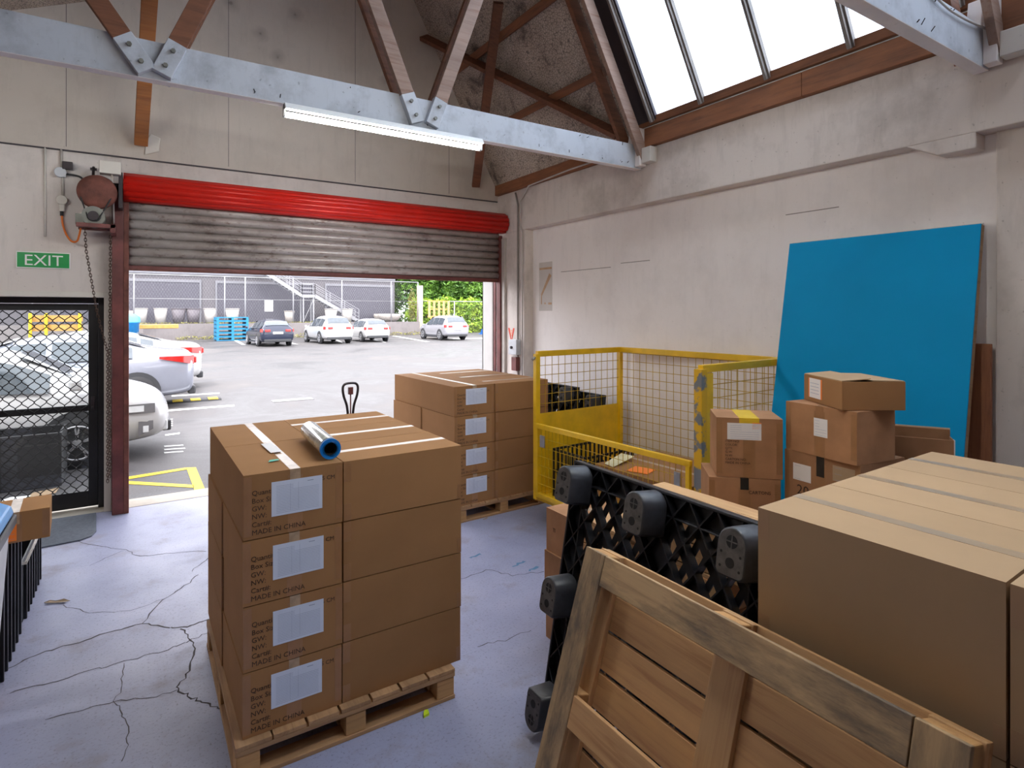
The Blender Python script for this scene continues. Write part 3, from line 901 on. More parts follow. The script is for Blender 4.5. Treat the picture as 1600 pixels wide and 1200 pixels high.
b.bx(XI - 0.0022, XI - 0.001, 5.78, 5.80, 1.96, 2.06).bx(XI - 0.0022, XI - 0.001, 5.58, 5.65, 1.955, 1.98).bx(XI - 0.0022, XI - 0.001, 5.70, 5.73, 1.96, 1.98)
MT['torn_paper'] = plaster('old_notice_patch', (0.60, 0.555, 0.52), amount=0.3)
MT['glue'] = plain('old_glue_strip', (0.50, 0.32, 0.19), 0.7, var=0.2)
tag(b.build('notice_remnant', [MT['torn_paper'], MT['glue']], fix=True), 'torn paper notice remnant with brown glue strips on the right wall', 'notice')

# ------------------------------------------------------------------ roof trusses
def truss(Y, label, lamp=False):
    t = thing('roof_truss', label, 'truss', (0, Y, 3.3), group=None)
    zb, ztp = -0.085, 0.135
    b = MB().bx(XL + 0.01, XR - 0.02, -0.035, 0.035, zb, ztp)
    b.m(1).bx(XL + 0.01, XR - 0.02, -0.036, 0.0355, zb - 0.004, zb)
    b.build('bottom_chord', [MT['truss_white'], MT['wall']], t, bevel=0.003)
    def web(x0, z0, x1, z1, mat, dy, w=0.10, tip=0.19):
        p0 = Vector((x0, dy, z0 - 3.3)); p1 = Vector((x1, dy, z1 - 3.3)); d = (p1 - p0).normalized()
        MBx = MB().bar(p0 + d * tip, p1, 0.045, w, (0, 1, 0).__class__((0.0, 0.0, 1.0)))
        MBx.build('web_member', mat, t, bevel=0.003)
        g = MB().bar(p0 - d * 0.02, p0 + d * tip, 0.05, w + 0.004)
        gg = g.build('gusset', MT['truss_white'], t, bevel=0.003)
        for k in (0.03, 0.13):
            q = p0 + d * k
            MB().cyl(q + Vector((0, -0.045, 0)), q + Vector((0, -0.024, 0)), 0.013, 6).build('bolt', MT['motor'], gg)
    web(0.03, 3.26, -0.824, 4.50, MT['timber_red'], -0.06)
    web(0.12, 3.26, 0.96, 5.28, MT['timber_red'], -0.06)
    web(0.12, 3.26, 0.96, 5.28, MT['timber_red'], 0.06)
    web(1.70, 3.26, 0.90, 5.22, MT['timber_pale'], -0.06)
    web(1.70, 3.26, 0.90, 5.22, MT['timber_red'], 0.06)
    web(1.83, 3.26, 2.72, 5.72, MT['timber_pale'], -0.06)
    web(1.83, 3.26, 2.72, 5.72, MT['timber_red'], 0.06)
    off = nrm * -0.10
    a = Vector((XR, 0, Z0S)) - dirn * 0.12 + off; c = Vector((XR, 0, Z0S)) + dirn * 2.80 + off
    a.z -= 3.3; c.z -= 3.3
    for dy, mt in ((-0.085, 'timber_pale'), (0.085, 'timber_red')):
        MB().bar(a + Vector((0, dy, 0)), c + Vector((0, dy, 0)), 0.045, 0.11, nrm).build('rafter', MT[mt], t, bevel=0.003)
    a = Vector((XL, 0, zt(XL) - 0.10 - 3.3)); c = Vector((XRIDGE - 0.08, 0, zt(XRIDGE - 0.08) - 0.10 - 3.3))
    for dy in (-0.085, 0.085):
        MB().bar(a + Vector((0, dy, 0)), c + Vector((0, dy, 0)), 0.045, 0.12).build('top_chord', MT['timber_red'], t, bevel=0.003)
    b = MB().bx(XR - 0.105, XR - 0.022, -0.10, -0.036, zb + 0.01, ztp + 0.14)
    b.prism([(XR - 0.13, -0.036, ztp + 0.0), (XR - 0.03, -0.036, ztp), (XR - 0.03, -0.036, ztp + 0.16), (XR - 0.10, -0.036, ztp + 0.16)], (0, 0.07, 0))
    b.build('heel_plate', MT['wall'], t, bevel=0.004)
    MB().bx(XR - 0.09, XR - 0.002, -0.22, -0.105, zb + 0.03, zb + 0.17).build('wall_bracket', MT['trim_white'], t, bevel=0.006)
    b = MB()
    r2 = random.Random(int(Y * 10))
    for k in range(16):
        x = r2.uniform(0.2, 3.9); z = r2.choice((zb + 0.03, zb + 0.035, ztp - 0.03))
        b.bar((x, -0.036, z), (x + r2.uniform(-.015, .015), -0.048, z + r2.uniform(0, .03)), 0.004, 0.004)
    b.build('nail_row', MT['gap'], t)['kind'] = 'stuff'
    return t
truss(4.0, 'white-chord roof truss carrying the fluorescent light in front of roller door')
truss(1.33, 'roof truss with white chord crossing the top right corner over the wall column')
truss(-1.34, 'roof truss over the area behind the viewpoint')
w = MB().tube(smooth([(2.2, 1.255, 3.52), (2.9, 1.27, 3.49), (3.35, 1.28, 3.405), (3.6, 1.28, 3.395), (3.93, 1.28, 3.42)]), 0.006, 6)
tag(w.build('roof_cable', MT['conduit']), 'thin cable drooping along the truss at the top right', 'cable')

# wind braces and knee braces of the end bay
q = lambda a: Vector(a)
tag(MB().bar((3.88, 4.14, 3.56), (2.93, 6.56, 5.22), 0.05, 0.12, nrm).build('wind_brace', MT['timber_red'], bevel=0.004), 'dark red diagonal brace running under the foil roof lining', 'brace')
tag(MB().bar((0.02, YW - 0.06, 3.47), (0.10, 4.75, 4.72), 0.11, 0.075).build('knee_brace', wood('orange_timber_brace', (0.42, 0.16, 0.045), (0.22, 0.07, 0.02), 'x', 0.2), bevel=0.004), 'orange-brown knee brace socketed in the wall left of the roller door', 'brace')
tag(MB().bar((3.64, YW - 0.10, 3.48), (3.02, 4.95, 4.95), 0.10, 0.06).build('knee_brace', MT['timber_red'], bevel=0.004), 'dark red knee brace ending near the right end of the fluorescent light', 'brace')
tag(MB().prism([(0.05, YW - 0.019, 3.37), (0.17, YW - 0.019, 3.42), (0.18, YW - 0.019, 3.55), (0.10, YW - 0.019, 3.58), (0.06, YW - 0.019, 3.50)], (0, -0.02, 0)).build('plaster_patch', MT['trim_white'], bevel=0.006, fix=True), 'pale plaster patch at the foot of the orange knee brace', 'patch')

# ------------------------------------------------------------------ fluorescent battens
def batten(x0, x1, Y, z, label, group=None):
    t = thing('fluorescent_light', label, 'light', ((x0 + x1) / 2, Y, z), group=group)
    h = (x1 - x0) / 2
    b = MB().prism([(-h, -0.028, 0.075), (-h, 0.028, 0.075), (-h, 0.06, 0.03), (-h, -0.06, 0.03)], (2 * h, 0, 0))
    b.bx(-h, h, -0.02, 0.02, 0.03, 0.03 + 0.045)
    b.build('batten', MT['white'], t, bevel=0.003, fix=True)
    for s_ in (-1, 1):
        MB().bx(s_ * h - 0.012 + (-0.006 if s_ > 0 else 0.006), s_ * h + 0.006, -0.018, 0.018, -0.012, 0.035).build('lamp_holder', MT['white'], t, bevel=0.002)
    MB().cyl((-h + 0.014, 0, 0.005), (h - 0.014, 0, 0.005), 0.017, 14).build('tube', MT['tube'], t)
    return t
batten(0.79, 2.25, 3.955, 3.135, 'lit fluorescent batten under the white truss chord')
batten(0.7, 2.2, 1.28, 3.135, 'added fill lamp overhead, an unseen fluorescent batten above the top edge')  # unseen lamp added to brighten the right side of the interior
batten(-2.4, -0.9, 3.955, 3.135, 'added fill lamp, an unseen fluorescent batten beyond the left edge')  # unseen lamp added as extra interior fill
# ================================================================== FLOOR-STANDING THINGS
# ---- timber pallet.  local x = deck board direction, y across, z up (base boards at the bottom)
def pallet(LX, LY, label, M=None, loc=(0, 0, 0), rz=0, deck='pine_x', cross='pine_y', base='pine_x', basec='pine_y', block='pine_block', nd=7, H=0.144, group=None, bw=None, mid=None):
    t = thing('timber_pallet', label, 'pallet', loc, rz, group, M)
    hb = 0.018; ht = 0.018; hs = 0.020; hk = H - hb - ht - hs
    bw = bw or 0.095
    xs = (0, LX / 2 - bw / 2, LX - bw); ysb = (0, LY / 2 - bw / 2, LY - bw)
    for y in ysb:
        x0, x1 = (bw + 0.003, LX - bw - 0.003) if y != ysb[1] else (bw + 0.003, LX - bw - 0.003)
        MB().bx(x0, x1, y, y + bw, 0, hb).build('base_board', MT[mid if mid and y == ysb[1] else base], t, 0.002)
    for x in (xs[0], xs[2]):
        MB().bx(x, x + bw, 0, LY, 0, hb).build('base_board', MT[basec], t, 0.002)
    for x in xs:
        for y in ysb:
            MB().bx(x + 0.004, x + bw, y + 0.003, y + bw - 0.003, hb + 0.0005, hb + hk).build('block', MT[block], t, 0.004)
    for x in xs:
        MB().bx(x, x + bw + 0.005, 0, LY, hb + hk + 0.0005, hb + hk + hs).build('stringer_board', MT[cross], t, 0.002)
    wd = LY / nd
    rr = random.Random(len(label))
    for k in range(nd):
        g = 0.004 + rr.uniform(0, 0.013)
        y0 = k * wd + (0 if k == 0 else g / 2); y1 = (k + 1) * wd - (0 if k == nd - 1 else g / 2)
        MB().bx(0, LX, y0, y1, H - ht + 0.0005, H).build('deck_board', MT[deck], t, 0.002)
    return t

def Rz(a): return Matrix.Rotation(a, 4, 'Z')
def TR(v): return Matrix.Translation(Vector(v))

# ---- carton
_cache = {}
def cbox(key, fn):
    if key not in _cache:
        _cache[key] = fn()
    return _cache[key]

def carton(w, d, h, loc, rz, label, group=None, tape='y', mat='card', sheet=None, print_=None, name='cardboard_box', tapemat='tape', wrap=0.06, cat='box', M=None, tw=0.042, corner=True):
    """near-left-bottom corner at loc, w along x, d along y, h up; tape runs along the named axis"""
    t = thing(name, label, cat, loc, rz, group, M)
    g = 0.0012
    def body():
        b = MB()
        e = 0.002
        b.bx(0, w, 0, d, 0, h - 0.004)
        # two top flaps meeting along the tape line
        if tape == 'y':
            b.bx(0.0, w / 2 - g, 0.0, d, h - 0.004, h).bx(w / 2 + g, w, 0, d, h - 0.004, h)
        else:
            b.bx(0.0, w, 0.0, d / 2 - g, h - 0.004, h).bx(0, w, d / 2 + g, d, h - 0.004, h)
        e = 0.0006
        b.m(1)
        if corner:
            if tape == 'y':
                b.bx(0.0, 0.03, -e, 0, h * 0.05, h * 0.97).bx(w - 0.03, w, -e, 0, h * 0.08, h * 0.95)
                b.bx(w / 2 - .03, w / 2 + .03, -e * .7, 0, 0.0, h * 0.9)
            else:
                b.bx(0.0, 0.034, -e, 0, 0.0, 0.075).bx(0.0, 0.034, -e, 0, h - 0.09, h - 0.002)
                b.bx(w - 0.022, w, -e, 0, 0, 0.07).bx(-e, 0, d / 2 - .025, d / 2 + .025, 0, 0.06)
        return b.mesh('carton_body', [MT[mat], MT['tape_corner' if mat == 'card_pale' else 'tape_brown']])
    link('body', cbox(('body', w, d, h, tape, mat, corner), body), t, 0.0025, 2)
    def strip():
        b = MB(); e = 0.0007
        if tape == 'y':
            a0, a1 = w / 2 - tw / 2, w / 2 + tw / 2
            b.bx(a0, a1, -e, d + e, h, h + e).bx(a0, a1, -e, 0, h - wrap, h).bx(a0, a1, d, d + e, h - wrap, h)
        else:
            a0, a1 = d / 2 - tw / 2, d / 2 + tw / 2
            b.bx(-e, w + e, a0, a1, h, h + e).bx(-e, 0, a0, a1, h - wrap, h).bx(w, w + e, a0, a1, h - wrap, h)
        return b.mesh('tape_strip', MT[tapemat])
    link('tape', cbox(('tape', w, d, h, tape, tapemat, wrap, tw), strip), t)
    if False:
        def edge():
            b = MB(); e = 0.0006
            if tape == 'y':
                b.bx(w / 2 - .025, w / 2 + .025, -e, 0, 0.0, 0.06)
                b.bx(0.0, 0.03, -e, 0, h * 0.05, h * 0.97).bx(w - 0.03, w, -e, 0, h * 0.08, h * 0.95)
                b.bx(-e, 0, d / 2 - .3 * d, d / 2 + .3 * d, 0.0, 0.0005)
            else:
                b.bx(0.0, 0.034, -e, 0, 0.0, 0.075).bx(0.0, 0.034, -e, 0, h - 0.09, h - 0.002)
                b.bx(w - 0.022, w, -e, 0, 0, 0.07).bx(-e, 0, d / 2 - .025, d / 2 + .025, 0, 0.06)
            return b.mesh('edge_tape', MT['tape_brown'])
        link('edge_tape', cbox(('edge', w, d, h, tape), edge), t)
    if print_:
        for (txt, size, x, z, face) in print_:
            key = ('txt', txt, size)
            me = cbox(key, lambda: text_mesh(txt, size, MT['ink'], space=1.12))
            if face == '-y':
                Mx = frame((1, 0, 0), (0, 0, 1), (0, -1, 0), (x, -0.0006, z))
            else:
                Mx = frame((0, -1, 0), (0, 0, 1), (-1, 0, 0), (-0.0006, x, z))
            link('printed_text', me, t, M=Mx)
    if sheet:
        for sh in sheet:
            (x, z, sw, shh, face, mk, rows) = sh
            def lab():
                b = MB().bx(0, sw, -0.0016, -0.0011, 0, shh)
                b.m(1)
                for k in range(rows):
                    zz = shh * (0.86 - 0.78 * k / max(1, rows - 1) if rows > 1 else 0.5)
                    b.bx(sw * 0.09, sw * (0.93 if k > 2 else 0.42), -0.0019, -0.0015, zz - 0.0005, zz + 0.0005)
                if rows > 8:
                    b.bx(sw * 0.36, sw * 0.363, -0.0019, -0.0015, shh * 0.1, shh * 0.9).bx(sw * 0.52, sw * 0.523, -0.0019, -0.0015, shh * 0.1, shh * 0.9)
                    b.bx(sw * 0.70, sw * 0.82, -0.0019, -0.0015, shh * 0.89, shh * 0.91)
                return b.mesh('paper_label', [MT[mk], MT['ink_grey']])
            me = cbox(('lab', sw, shh, mk, rows), lab)
            if face == '-y':
                Mx = TR((x, 0, z))
            else:
                Mx = frame((0, -1, 0), (1, 0, 0), (0, 0, 1), (0, x, z))
            o = link('paper_label', me, t, M=Mx)
    return t

BH = 0.266
PR = [("Quantity:\nBox Size:\nGW:\nNW:\nCart#:\nMADE IN CHINA", 0.0285, 0.030, 0.176, '-y'), ("6.5 CM", 0.0245, 0.292, 0.196, '-y')]
rows_n = ['bottom', 'second', 'third', 'top']
rows_n3 = ['lowest', 'second', 'third', 'topmost']
def carton_stack(o, rz, W, D, z0, who, grp, labels=True, seed=1):
    rj = random.Random(seed)
    wl = W * 0.4035; wr = W - wl - 0.006
    M0 = TR((o[0], o[1], z0)) @ Rz(rz)
    for lv in range(4):
        z = lv * BH
        for j in range(2):                                     # left column, short ends facing the viewer
            dd = D / 2 - 0.003
            jx, jy = rj.uniform(-.003, .003), rj.uniform(-.002, .002)
            if lv < 3 and j == 1: jx -= 0.008
            Mx = M0 @ TR((jx, j * (D / 2 + .0015) + jy, z + 0.0005))
            t = carton(wl, dd, BH - 0.0045, (0, 0, 0), 0,
                       ('%s carton with printed text and white sheet, front left of the %s' % (rows_n3[lv], who)) if j == 0 else
                       ('%s plain carton at the back left corner of the %s' % (rows_n3[lv], who)),
                       grp, 'y', print_=PR if j == 0 else None,
                       sheet=[(wl * 0.275 + rj.uniform(-.006, .006), 0.083 + rj.uniform(-.01, .01), wl * 0.515, 0.142, '-y', 'paper', 18)] if j == 0 else None, M=Mx)
        for j in range(3):
            dd = D / 3 - 0.003
            jx, jy = rj.uniform(-.003, .003), rj.uniform(-.002, .002)
            Mx = M0 @ TR((wl + 0.006 + jx, j * (D / 3 + .001) + jy, z + 0.0005))
            pos = ('front right', 'middle right', 'back right')[j]
            carton(wr, dd, BH - 0.0045, (0, 0, 0), 0, '%s unmarked long carton, %s of the %s' % (rows_n3[lv], pos, who), grp, 'x', M=Mx, tapemat='tape')
G1 = 'cartons on the nearest pallet'
G2 = 'cartons on the pallet by the doorway'
carton_stack((0.352, 2.543), R(0.5), 0.988, 1.184, 0.1445, 'nearest pallet load', G1, seed=3)
pallet(1.14, 0.965, 'timber pallet under the nearest load of cartons', M=TR((1.285, 2.508, 0.0)) @ Rz(PI / 2), deck='pine_x', H=0.144)
carton_stack((2.335, 4.57), R(2.5), 1.05, 1.28, 0.1445, 'doorway load', G2, seed=5)
pallet(1.22, 1.0, 'timber pallet under the carton load by the roller doorway', M=TR((3.36, 4.60, 0.0)) @ Rz(PI / 2 + R(2.5)), deck='pine_x', H=0.144)

# teal sticker, shipping label on the tape, film roll, neon scrap
t = thing('stretch_film_roll', 'roll of clear stretch film with blue core lying on the nearest cartons', 'film roll', (0, 0, 0),
          M=frame((0.052, 0.9986, 0), (-0.9986, 0.052, 0), (0, 0, 1), (0.716, 2.60, 1.2095 + 0.046)) @ Matrix.Identity(4))
b = MB().lathe([(0.0445, 0), (0.0445, 0.45)], 32, frame((0, 1, 0), (0, 0, 1), (1, 0, 0), (0.03, 0, 0)))
b.lathe([(0.0445, 0), (0.033, 0)], 32, frame((0, 1, 0), (0, 0, 1), (1, 0, 0), (0.03, 0, 0)))
b.lathe([(0.033, 0.45), (0.0445, 0.45)], 32, frame((0, 1, 0), (0, 0, 1), (1, 0, 0), (0.03, 0, 0)))
b.build('film', MT['film'], t, fix=True)
b = MB().lathe([(0.0455, 0), (0.0455, 0.012), (0.030, 0.012), (0.026, 0.07), (0.026, 0.5), (0.036, 0.5), (0.036, 0.0), (0.028, 0.0), (0.0455, 0)], 32, frame((0, 1, 0), (0, 0, 1), (1, 0, 0), (0.0, 0, 0)))
b.build('core_tube', MT['blue_core'], t)
b = MB().lathe([(0.027, 0.001), (0.027, 0.06), (0, 0.06)], 24, frame((0, 1, 0), (0, 0, 1), (1, 0, 0), (0.0, 0, 0)))
b.build('core_bore', MT['hole'], t)
tag(MB().prism([(0.0, 0, 0), (0.048, 0.006, 0), (0.05, 0.030, 0), (0.015, 0.032, 0)], (0, 0, 0.0008)).build('sticker', MT['teal'], M=TR((0.475, 2.70, 1.2090)) @ Rz(0.1), fix=True), 'small teal sticker on top of the nearest carton', 'sticker')
tag(MB().bx(0, 0.05, 0, 0.22, 0, 0.0006).build('shipping_label', MT['paper_w'], M=TR((0.515, 2.865, 1.2105)) @ Rz(0.03)), 'white crumpled label strip on the top tape of the nearest carton', 'label')
tag(MB().prism([(0, 0, 0), (0.03, 0.005, 0), (0.035, 0.03, 0), (0.02, 0.035, 0), (0.008, 0.02, 0)], (0, 0, 0.012)).build('litter', plain('neon_scrap', (0.62, 0.80, 0.02), 0.5), M=TR((1.10, 2.46, 0.0))), 'neon yellow-green scrap on the floor against the nearest pallet', 'litter')

# ---- large cartons at the right: 3 deep along x, 2 columns along y, three layers
bigH = 0.3805
wz0 = 0.1445
ang = R(1.5)
Mb = TR((1.530, 1.045, wz0)) @ Rz(ang - PI / 2)               # local x -> -Y (0.575 long), local y -> +X
for lv in range(3):
    for j in range(3):
        for k in range(2):
            Mx = Mb @ TR((k * 0.582, j * 0.4045, lv * (bigH + 0.0015) + 0.0005))
            lab = '%s large carton, %s, %s column of right-hand load' % (('bottom', 'middle', 'top')[lv], ('near end', 'centre', 'wall end')[j], ('left', 'right')[k])
            carton(0.575, 0.4015, bigH - 0.001, (0, 0, 0), 0, lab, 'large cartons on the right-hand pallet', 'x', mat='card_pale' if lv == 2 else 'card_pale', tapemat='tape_pale', M=Mx, tw=0.042, corner=True)
pallet(1.22, 1.17, 'timber pallet under the big cartons at right', M=TR((1.55, 1.01, 0)) @ Rz(ang - PI / 2), H=0.144)

# ---- leaning timber pallet, base side to the viewer
tilt = R(18)
Mw = frame((0, 1, 0), (math.sin(tilt), 0, math.cos(tilt)), (math.cos(tilt), 0, -math.sin(tilt)), (1.060, 0.472, 0.040))
pallet(1.165, 1.018, 'weathered timber pallet leaning on its edge in the right foreground', M=Mw, deck='pine_pale_x', cross='pine_pale_y', base='pine_grey_x', basec='pine_grey_y', nd=8, H=0.118, bw=0.10, mid='pine_pale_x')

# ---- black plastic pallet: local x width, y height, z: body front plane at 0, feet towards -z
def black_pallet(W, Hh, label, M, group=None):
    t = thing('plastic_pallet', label, 'pallet', group=group, M=M)
    dp = 0.045
    b = MB()
    e = 0.012
    for (x0, x1, y0, y1) in ((0, W, 0, e), (0, W, Hh - e, Hh), (0, e, e, Hh - e), (W - e, W, e, Hh - e)):
        b.bx(x0, x1, y0, y1, 0, dp)
    b.bx(e, W - e, 0.085, 0.093, 0.004, dp).bx(e, W - e, Hh - 0.093, Hh - 0.085, 0.004, dp)
    b.bx(0.085, 0.093, e, Hh - e, 0.004, dp).bx(W - 0.093, W - 0.085, e, Hh - e, 0.004, dp)
    b.build('outer_rim', MT['blk'], t, 0.003)
    def clip(p, d, x0, x1, y0, y1):
        lo, hi = -9, 9
        for a in (0, 1):
            mn, mxx = ((x0, x1), (y0, y1))[a]
            if abs(d[a]) < 1e-6:
                if not mn <= p[a] <= mxx: return None
                continue
            t0, t1 = (mn - p[a]) / d[a], (mxx - p[a]) / d[a]
            if t0 > t1: t0, t1 = t1, t0
            lo, hi = max(lo, t0), min(hi, t1)
        return (lo, hi) if hi - lo > 0.02 else None
    b = MB()
    for s_ in (1, -1):
        for k in range(-14, 26):
            d = Vector((0.60 * s_, 0.80)); p = Vector((k * 0.125 if s_ > 0 else k * 0.125, 0))
            c = clip(p, d, e, W - e, e, Hh - e)
            if c:
                a = p + d * c[0]; q = p + d * c[1]
                b.bar((a.x, a.y, dp * 0.45), (q.x, q.y, dp * 0.45), 0.006, dp * 0.8)
    b.build('rib_lattice', MT['blk'], t)
    b = MB()
    for k in range(-30, 40):
        d = Vector((-0.42, 0.907)); p = Vector((k * 0.062, 0))
        c = clip(p, d, e, W - e, e, Hh - e)
        if c:
            a = p + d * c[0]; q = p + d * c[1]
            b.bar((a.x, a.y, dp - 0.004), (q.x, q.y, dp - 0.004), 0.026, 0.007)
    for k in range(-30, 40):
        d = Vector((0.6, 0.8)); p = Vector((k * 0.125 + 0.06, 0))
        c = clip(p, d, e, W - e, e, Hh - e)
        if c:
            a = p + d * c[0]; q = p + d * c[1]
            b.bar((a.x, a.y, dp - 0.004), (q.x, q.y, dp - 0.004), 0.030, 0.008)
    for (x0, x1, y0, y1) in ((e, W - e, e, 0.10), (e, W - e, Hh - 0.10, Hh - e), (e, 0.09, 0.10, Hh - 0.10), (W - 0.09, W - e, 0.10, Hh - 0.10), (W * .44, W * .56, 0.1, Hh - .1), (e, W - e, Hh * .45, Hh * .55)):
        b.bx(x0, x1, y0, y1, dp - 0.008, dp)
    b.build('deck', MT['blk'], t)
    fh = 0.118
    for yy in (0.092, Hh / 2, Hh - 0.092):
        for xx in (0.085, W / 2, W - 0.085):
            b = MB()
            def stad(hx, hy, z):
                pts = []
                for a in range(0, 12):
                    th = PI * a / 11
                    pts.append((xx + hx * math.cos(th), yy + hy - hx + hx * math.sin(th) * 1.0, z))
                cr = 0.018
                for (cx, cy_, a0) in ((xx - hx + cr, yy - hy + cr, PI), (xx + hx - cr, yy - hy + cr, 1.5 * PI)):
                    for a in range(0, 4):
                        th = a0 + PI / 2 * a / 3
                        pts.append((cx + cr * math.cos(th), cy_ + cr * math.sin(th), z))
                return pts
            if yy < 0.2:
                flip = -1
            else:
                flip = 1
            def ring(hx, hy, z):
                P = stad(hx, hy, z)
                if flip < 0: P = [(x, 2 * yy - y, z) for (x, y, z) in P]
                return [b.bm.verts.new(p) for p in P]
            A = ring(0.062, 0.086, 0.0); B_ = ring(0.056, 0.080, -fh + 0.006); C_ = ring(0.050, 0.074, -fh)
            n_ = len(A)
            for P, Q in ((A, B_), (B_, C_)):
                for k in range(n_):
                    f = b.bm.faces.new((P[k], P[(k + 1) % n_], Q[(k + 1) % n_], Q[k])); f.smooth = True
            f = b.bm.faces.new(C_); f.material_index = 1
            foot = b.build('foot', [MT['blk_foot'], MT['blk_face']], t, fix=True)
            h_ = MB()
            up_ = 0.034 * flip
            h_.cyl((xx, yy + up_, -fh - 0.0008), (xx, yy + up_, -fh + 0.0004), 0.021, 20)
            h_.cyl((xx, yy - up_ * 0.95, -fh - 0.0008), (xx, yy - up_ * 0.95, -fh + 0.0004), 0.0165, 20)
            h_.m(1).bx(xx - 0.021, xx + 0.021, yy + up_ - 0.002, yy + up_ + 0.002, -fh - 0.0014, -fh - 0.0006).bx(xx - 0.002, xx + 0.002, yy + up_ - 0.021, yy + up_ + 0.021, -fh - 0.0014, -fh - 0.0006)
            for (dx, dy) in ((-.036, -.05), (.036, -.05), (-.036, -.005), (.036, -.005)):
                h_.m(0).cyl((xx + dx, yy + dy * flip, -fh - 0.0008), (xx + dx, yy + dy * flip, -fh + 0.0004), 0.0045, 8)
            h_.build('foot_holes', [MT['hole'], MT['blk_face']], foot)
    return t
tb = R(9.8)
def lean(o, rz, tl, h0):
    ax = Vector((-math.sin(rz), math.cos(rz), 0)); nn_ = Vector((math.cos(rz), math.sin(rz), 0))
    ay = nn_ * math.sin(tl) + Vector((0, 0, math.cos(tl)))
    az = nn_ * math.cos(tl) - Vector((0, 0, math.sin(tl)))
    return frame(ax, ay, az, (o[0], o[1], h0))
# foot face centre of the bottom-left foot (1.48, 2.152, .07): body plane .118 behind it
Mbp = lean((1.535, 1.108, 0.010), R(-0.5), tb, 0.010)
black_pallet(1.06, 1.165, 'black plastic pallet standing on edge, feet outwards, behind the leaning timber pallet', Mbp)
black_pallet(1.00, 1.10, 'black plastic pallet on edge between the doorway cartons and the right wall', lean((3.62, 4.60, 0.01), R(1.0), R(6), 0.010))
b_ = black_pallet(0.95, 1.02, 'black plastic pallet leaning against the right wall behind the yellow cage', lean((3.84, 4.46, 0.01), R(0.0), R(7), 0.010))

# ---- what stands behind the black pallet: flat timber crates with a plank lid
def crate(loc, w, d, h, label, rz=0):
    t = thing('timber_crate', label, 'crate', loc, rz, 'timber crates behind the black pallet')
    nb = max(2, int(h / 0.09)); hh = h / nb
    for k in range(nb):
        MB().bx(0, w, 0, 0.012, k * hh + 0.003, (k + 1) * hh - 0.003).bx(0, 0.012, 0.012, d - 0.012, k * hh + 0.003, (k + 1) * hh - 0.003).bx(w - 0.012, w, 0.012, d - 0.012, k * hh + 0.003, (k + 1) * hh - 0.003).bx(0, w, d - 0.012, d, k * hh + 0.003, (k + 1) * hh - 0.003).build('side_boards', MT['pine_pale_x'], t, 0.001)
    for k in range(3):
        MB().bx(k * w / 3 + 0.002, (k + 1) * w / 3 - 0.002, -0.003, d + 0.003, h, h + 0.018).build('lid_board', MT['pine_pale_y'], t, 0.0015)
    for x in (0.015, w - 0.055):
        for y in (0.013, d - 0.053):
            MB().bx(x, x + 0.04, y, y + 0.04, 0.0, h).build('corner_post', MT['pine_block'], t, 0.0015)
    return t
crate((1.99, 1.50, 0.0), 0.50, 0.92, 0.40, 'long timber crate at the bottom behind the black pallet', R(0))
crate((1.99, 1.50, 0.42), 0.50, 0.92, 0.33, 'long timber crate in the middle behind the black pallet', R(0))
crate((2.01, 1.13, 0.772), 0.30, 0.95, 0.20, 'timber crate with plank lid showing above the black pallet', R(2))
# cardboard cartons poking out at the left of the black pallet
carton(0.36, 0.24, 0.25, (1.97, 2.465, 0.0), 0, 'lowest small carton poking out left of the black pallet', 'small cartons beside the black pallet', mat='card_old')
carton(0.36, 0.24, 0.25, (1.96, 2.465, 0.2515), 0, 'middle small carton poking out left of the black pallet', 'small cartons beside the black pallet', mat='card_old')
carton(0.36, 0.24, 0.24, (1.97, 2.46, 0.503), 0, 'upper small carton with black print left of the black pallet', 'small cartons beside the black pallet', mat='card_old', print_=[("THIS SIDE", 0.03, 0.05, 0.12, '-y'), ("TI", 0.03, 0.18, 0.12, '-x')])

# ---- loose cartons by the blue panel
SUP = 'loose cartons by the blue panel'
carton(0.34, 0.30, 0.49, (2.58, 2.05, 0.0), R(-45), 'carton on the floor under the crushed carton, beside the cage', SUP, mat='card_old')
carton(0.36, 0.30, 0.49, (2.565, 2.045, 0.492), R(-43), 'crushed wide carton with black taped edges under the carton with orange dot', SUP, mat='card_old', tapemat='tape_black', print_=[("CARTONS", 0.024, 0.20, 0.41, '-y')])
carton(0.33, 0.28, 0.315, (2.60, 2.025, 0.985), R(-45), 'worn carton with yellow tape, white label and orange dot beside the cage', SUP, mat='card_old', tapemat='tape_yellow', wrap=0.07, tw=0.10,
       print_=[("ITEM NO:\nCOLOR:\nQTY:\nG.W:\nN.W:\nCARTON NO:\nMADE IN CHINA", 0.017, 0.045, 0.185, '-y')],
       sheet=[(0.055, 0.20, 0.17, 0.088, '-y', 'paper_w', 7), (0.18, 0.258, 0.045, 0.034, '-y', 'orange_label', 1)])
cart2 = carton
cart2(0.42, 0.36, 0.40, (2.88, 1.80, 0.0), R(-96), 'bottom carton of the leaning tower by the blue panel', SUP, mat='card_old')
cart2(0.42, 0.36, 0.395, (2.875, 1.80, 0.4015), R(-97), 'second carton up in the leaning tower by the blue panel', SUP, mat='card_old')
cart2(0.40, 0.36, 0.345, (2.865, 1.80, 0.798), R(-95), 'carton with barcode, number and black tape in the leaning tower', SUP, mat='card_old', tapemat='tape_black', wrap=0.10,
      print_=[("20", 0.07, 0.07, 0.13, '-y')], sheet=[(0.05, 0.20, 0.10, 0.085, '-y', 'paper_w', 2), (0.265, 0.245, 0.11, 0.075, '-y', 'tape_pale', 3)])
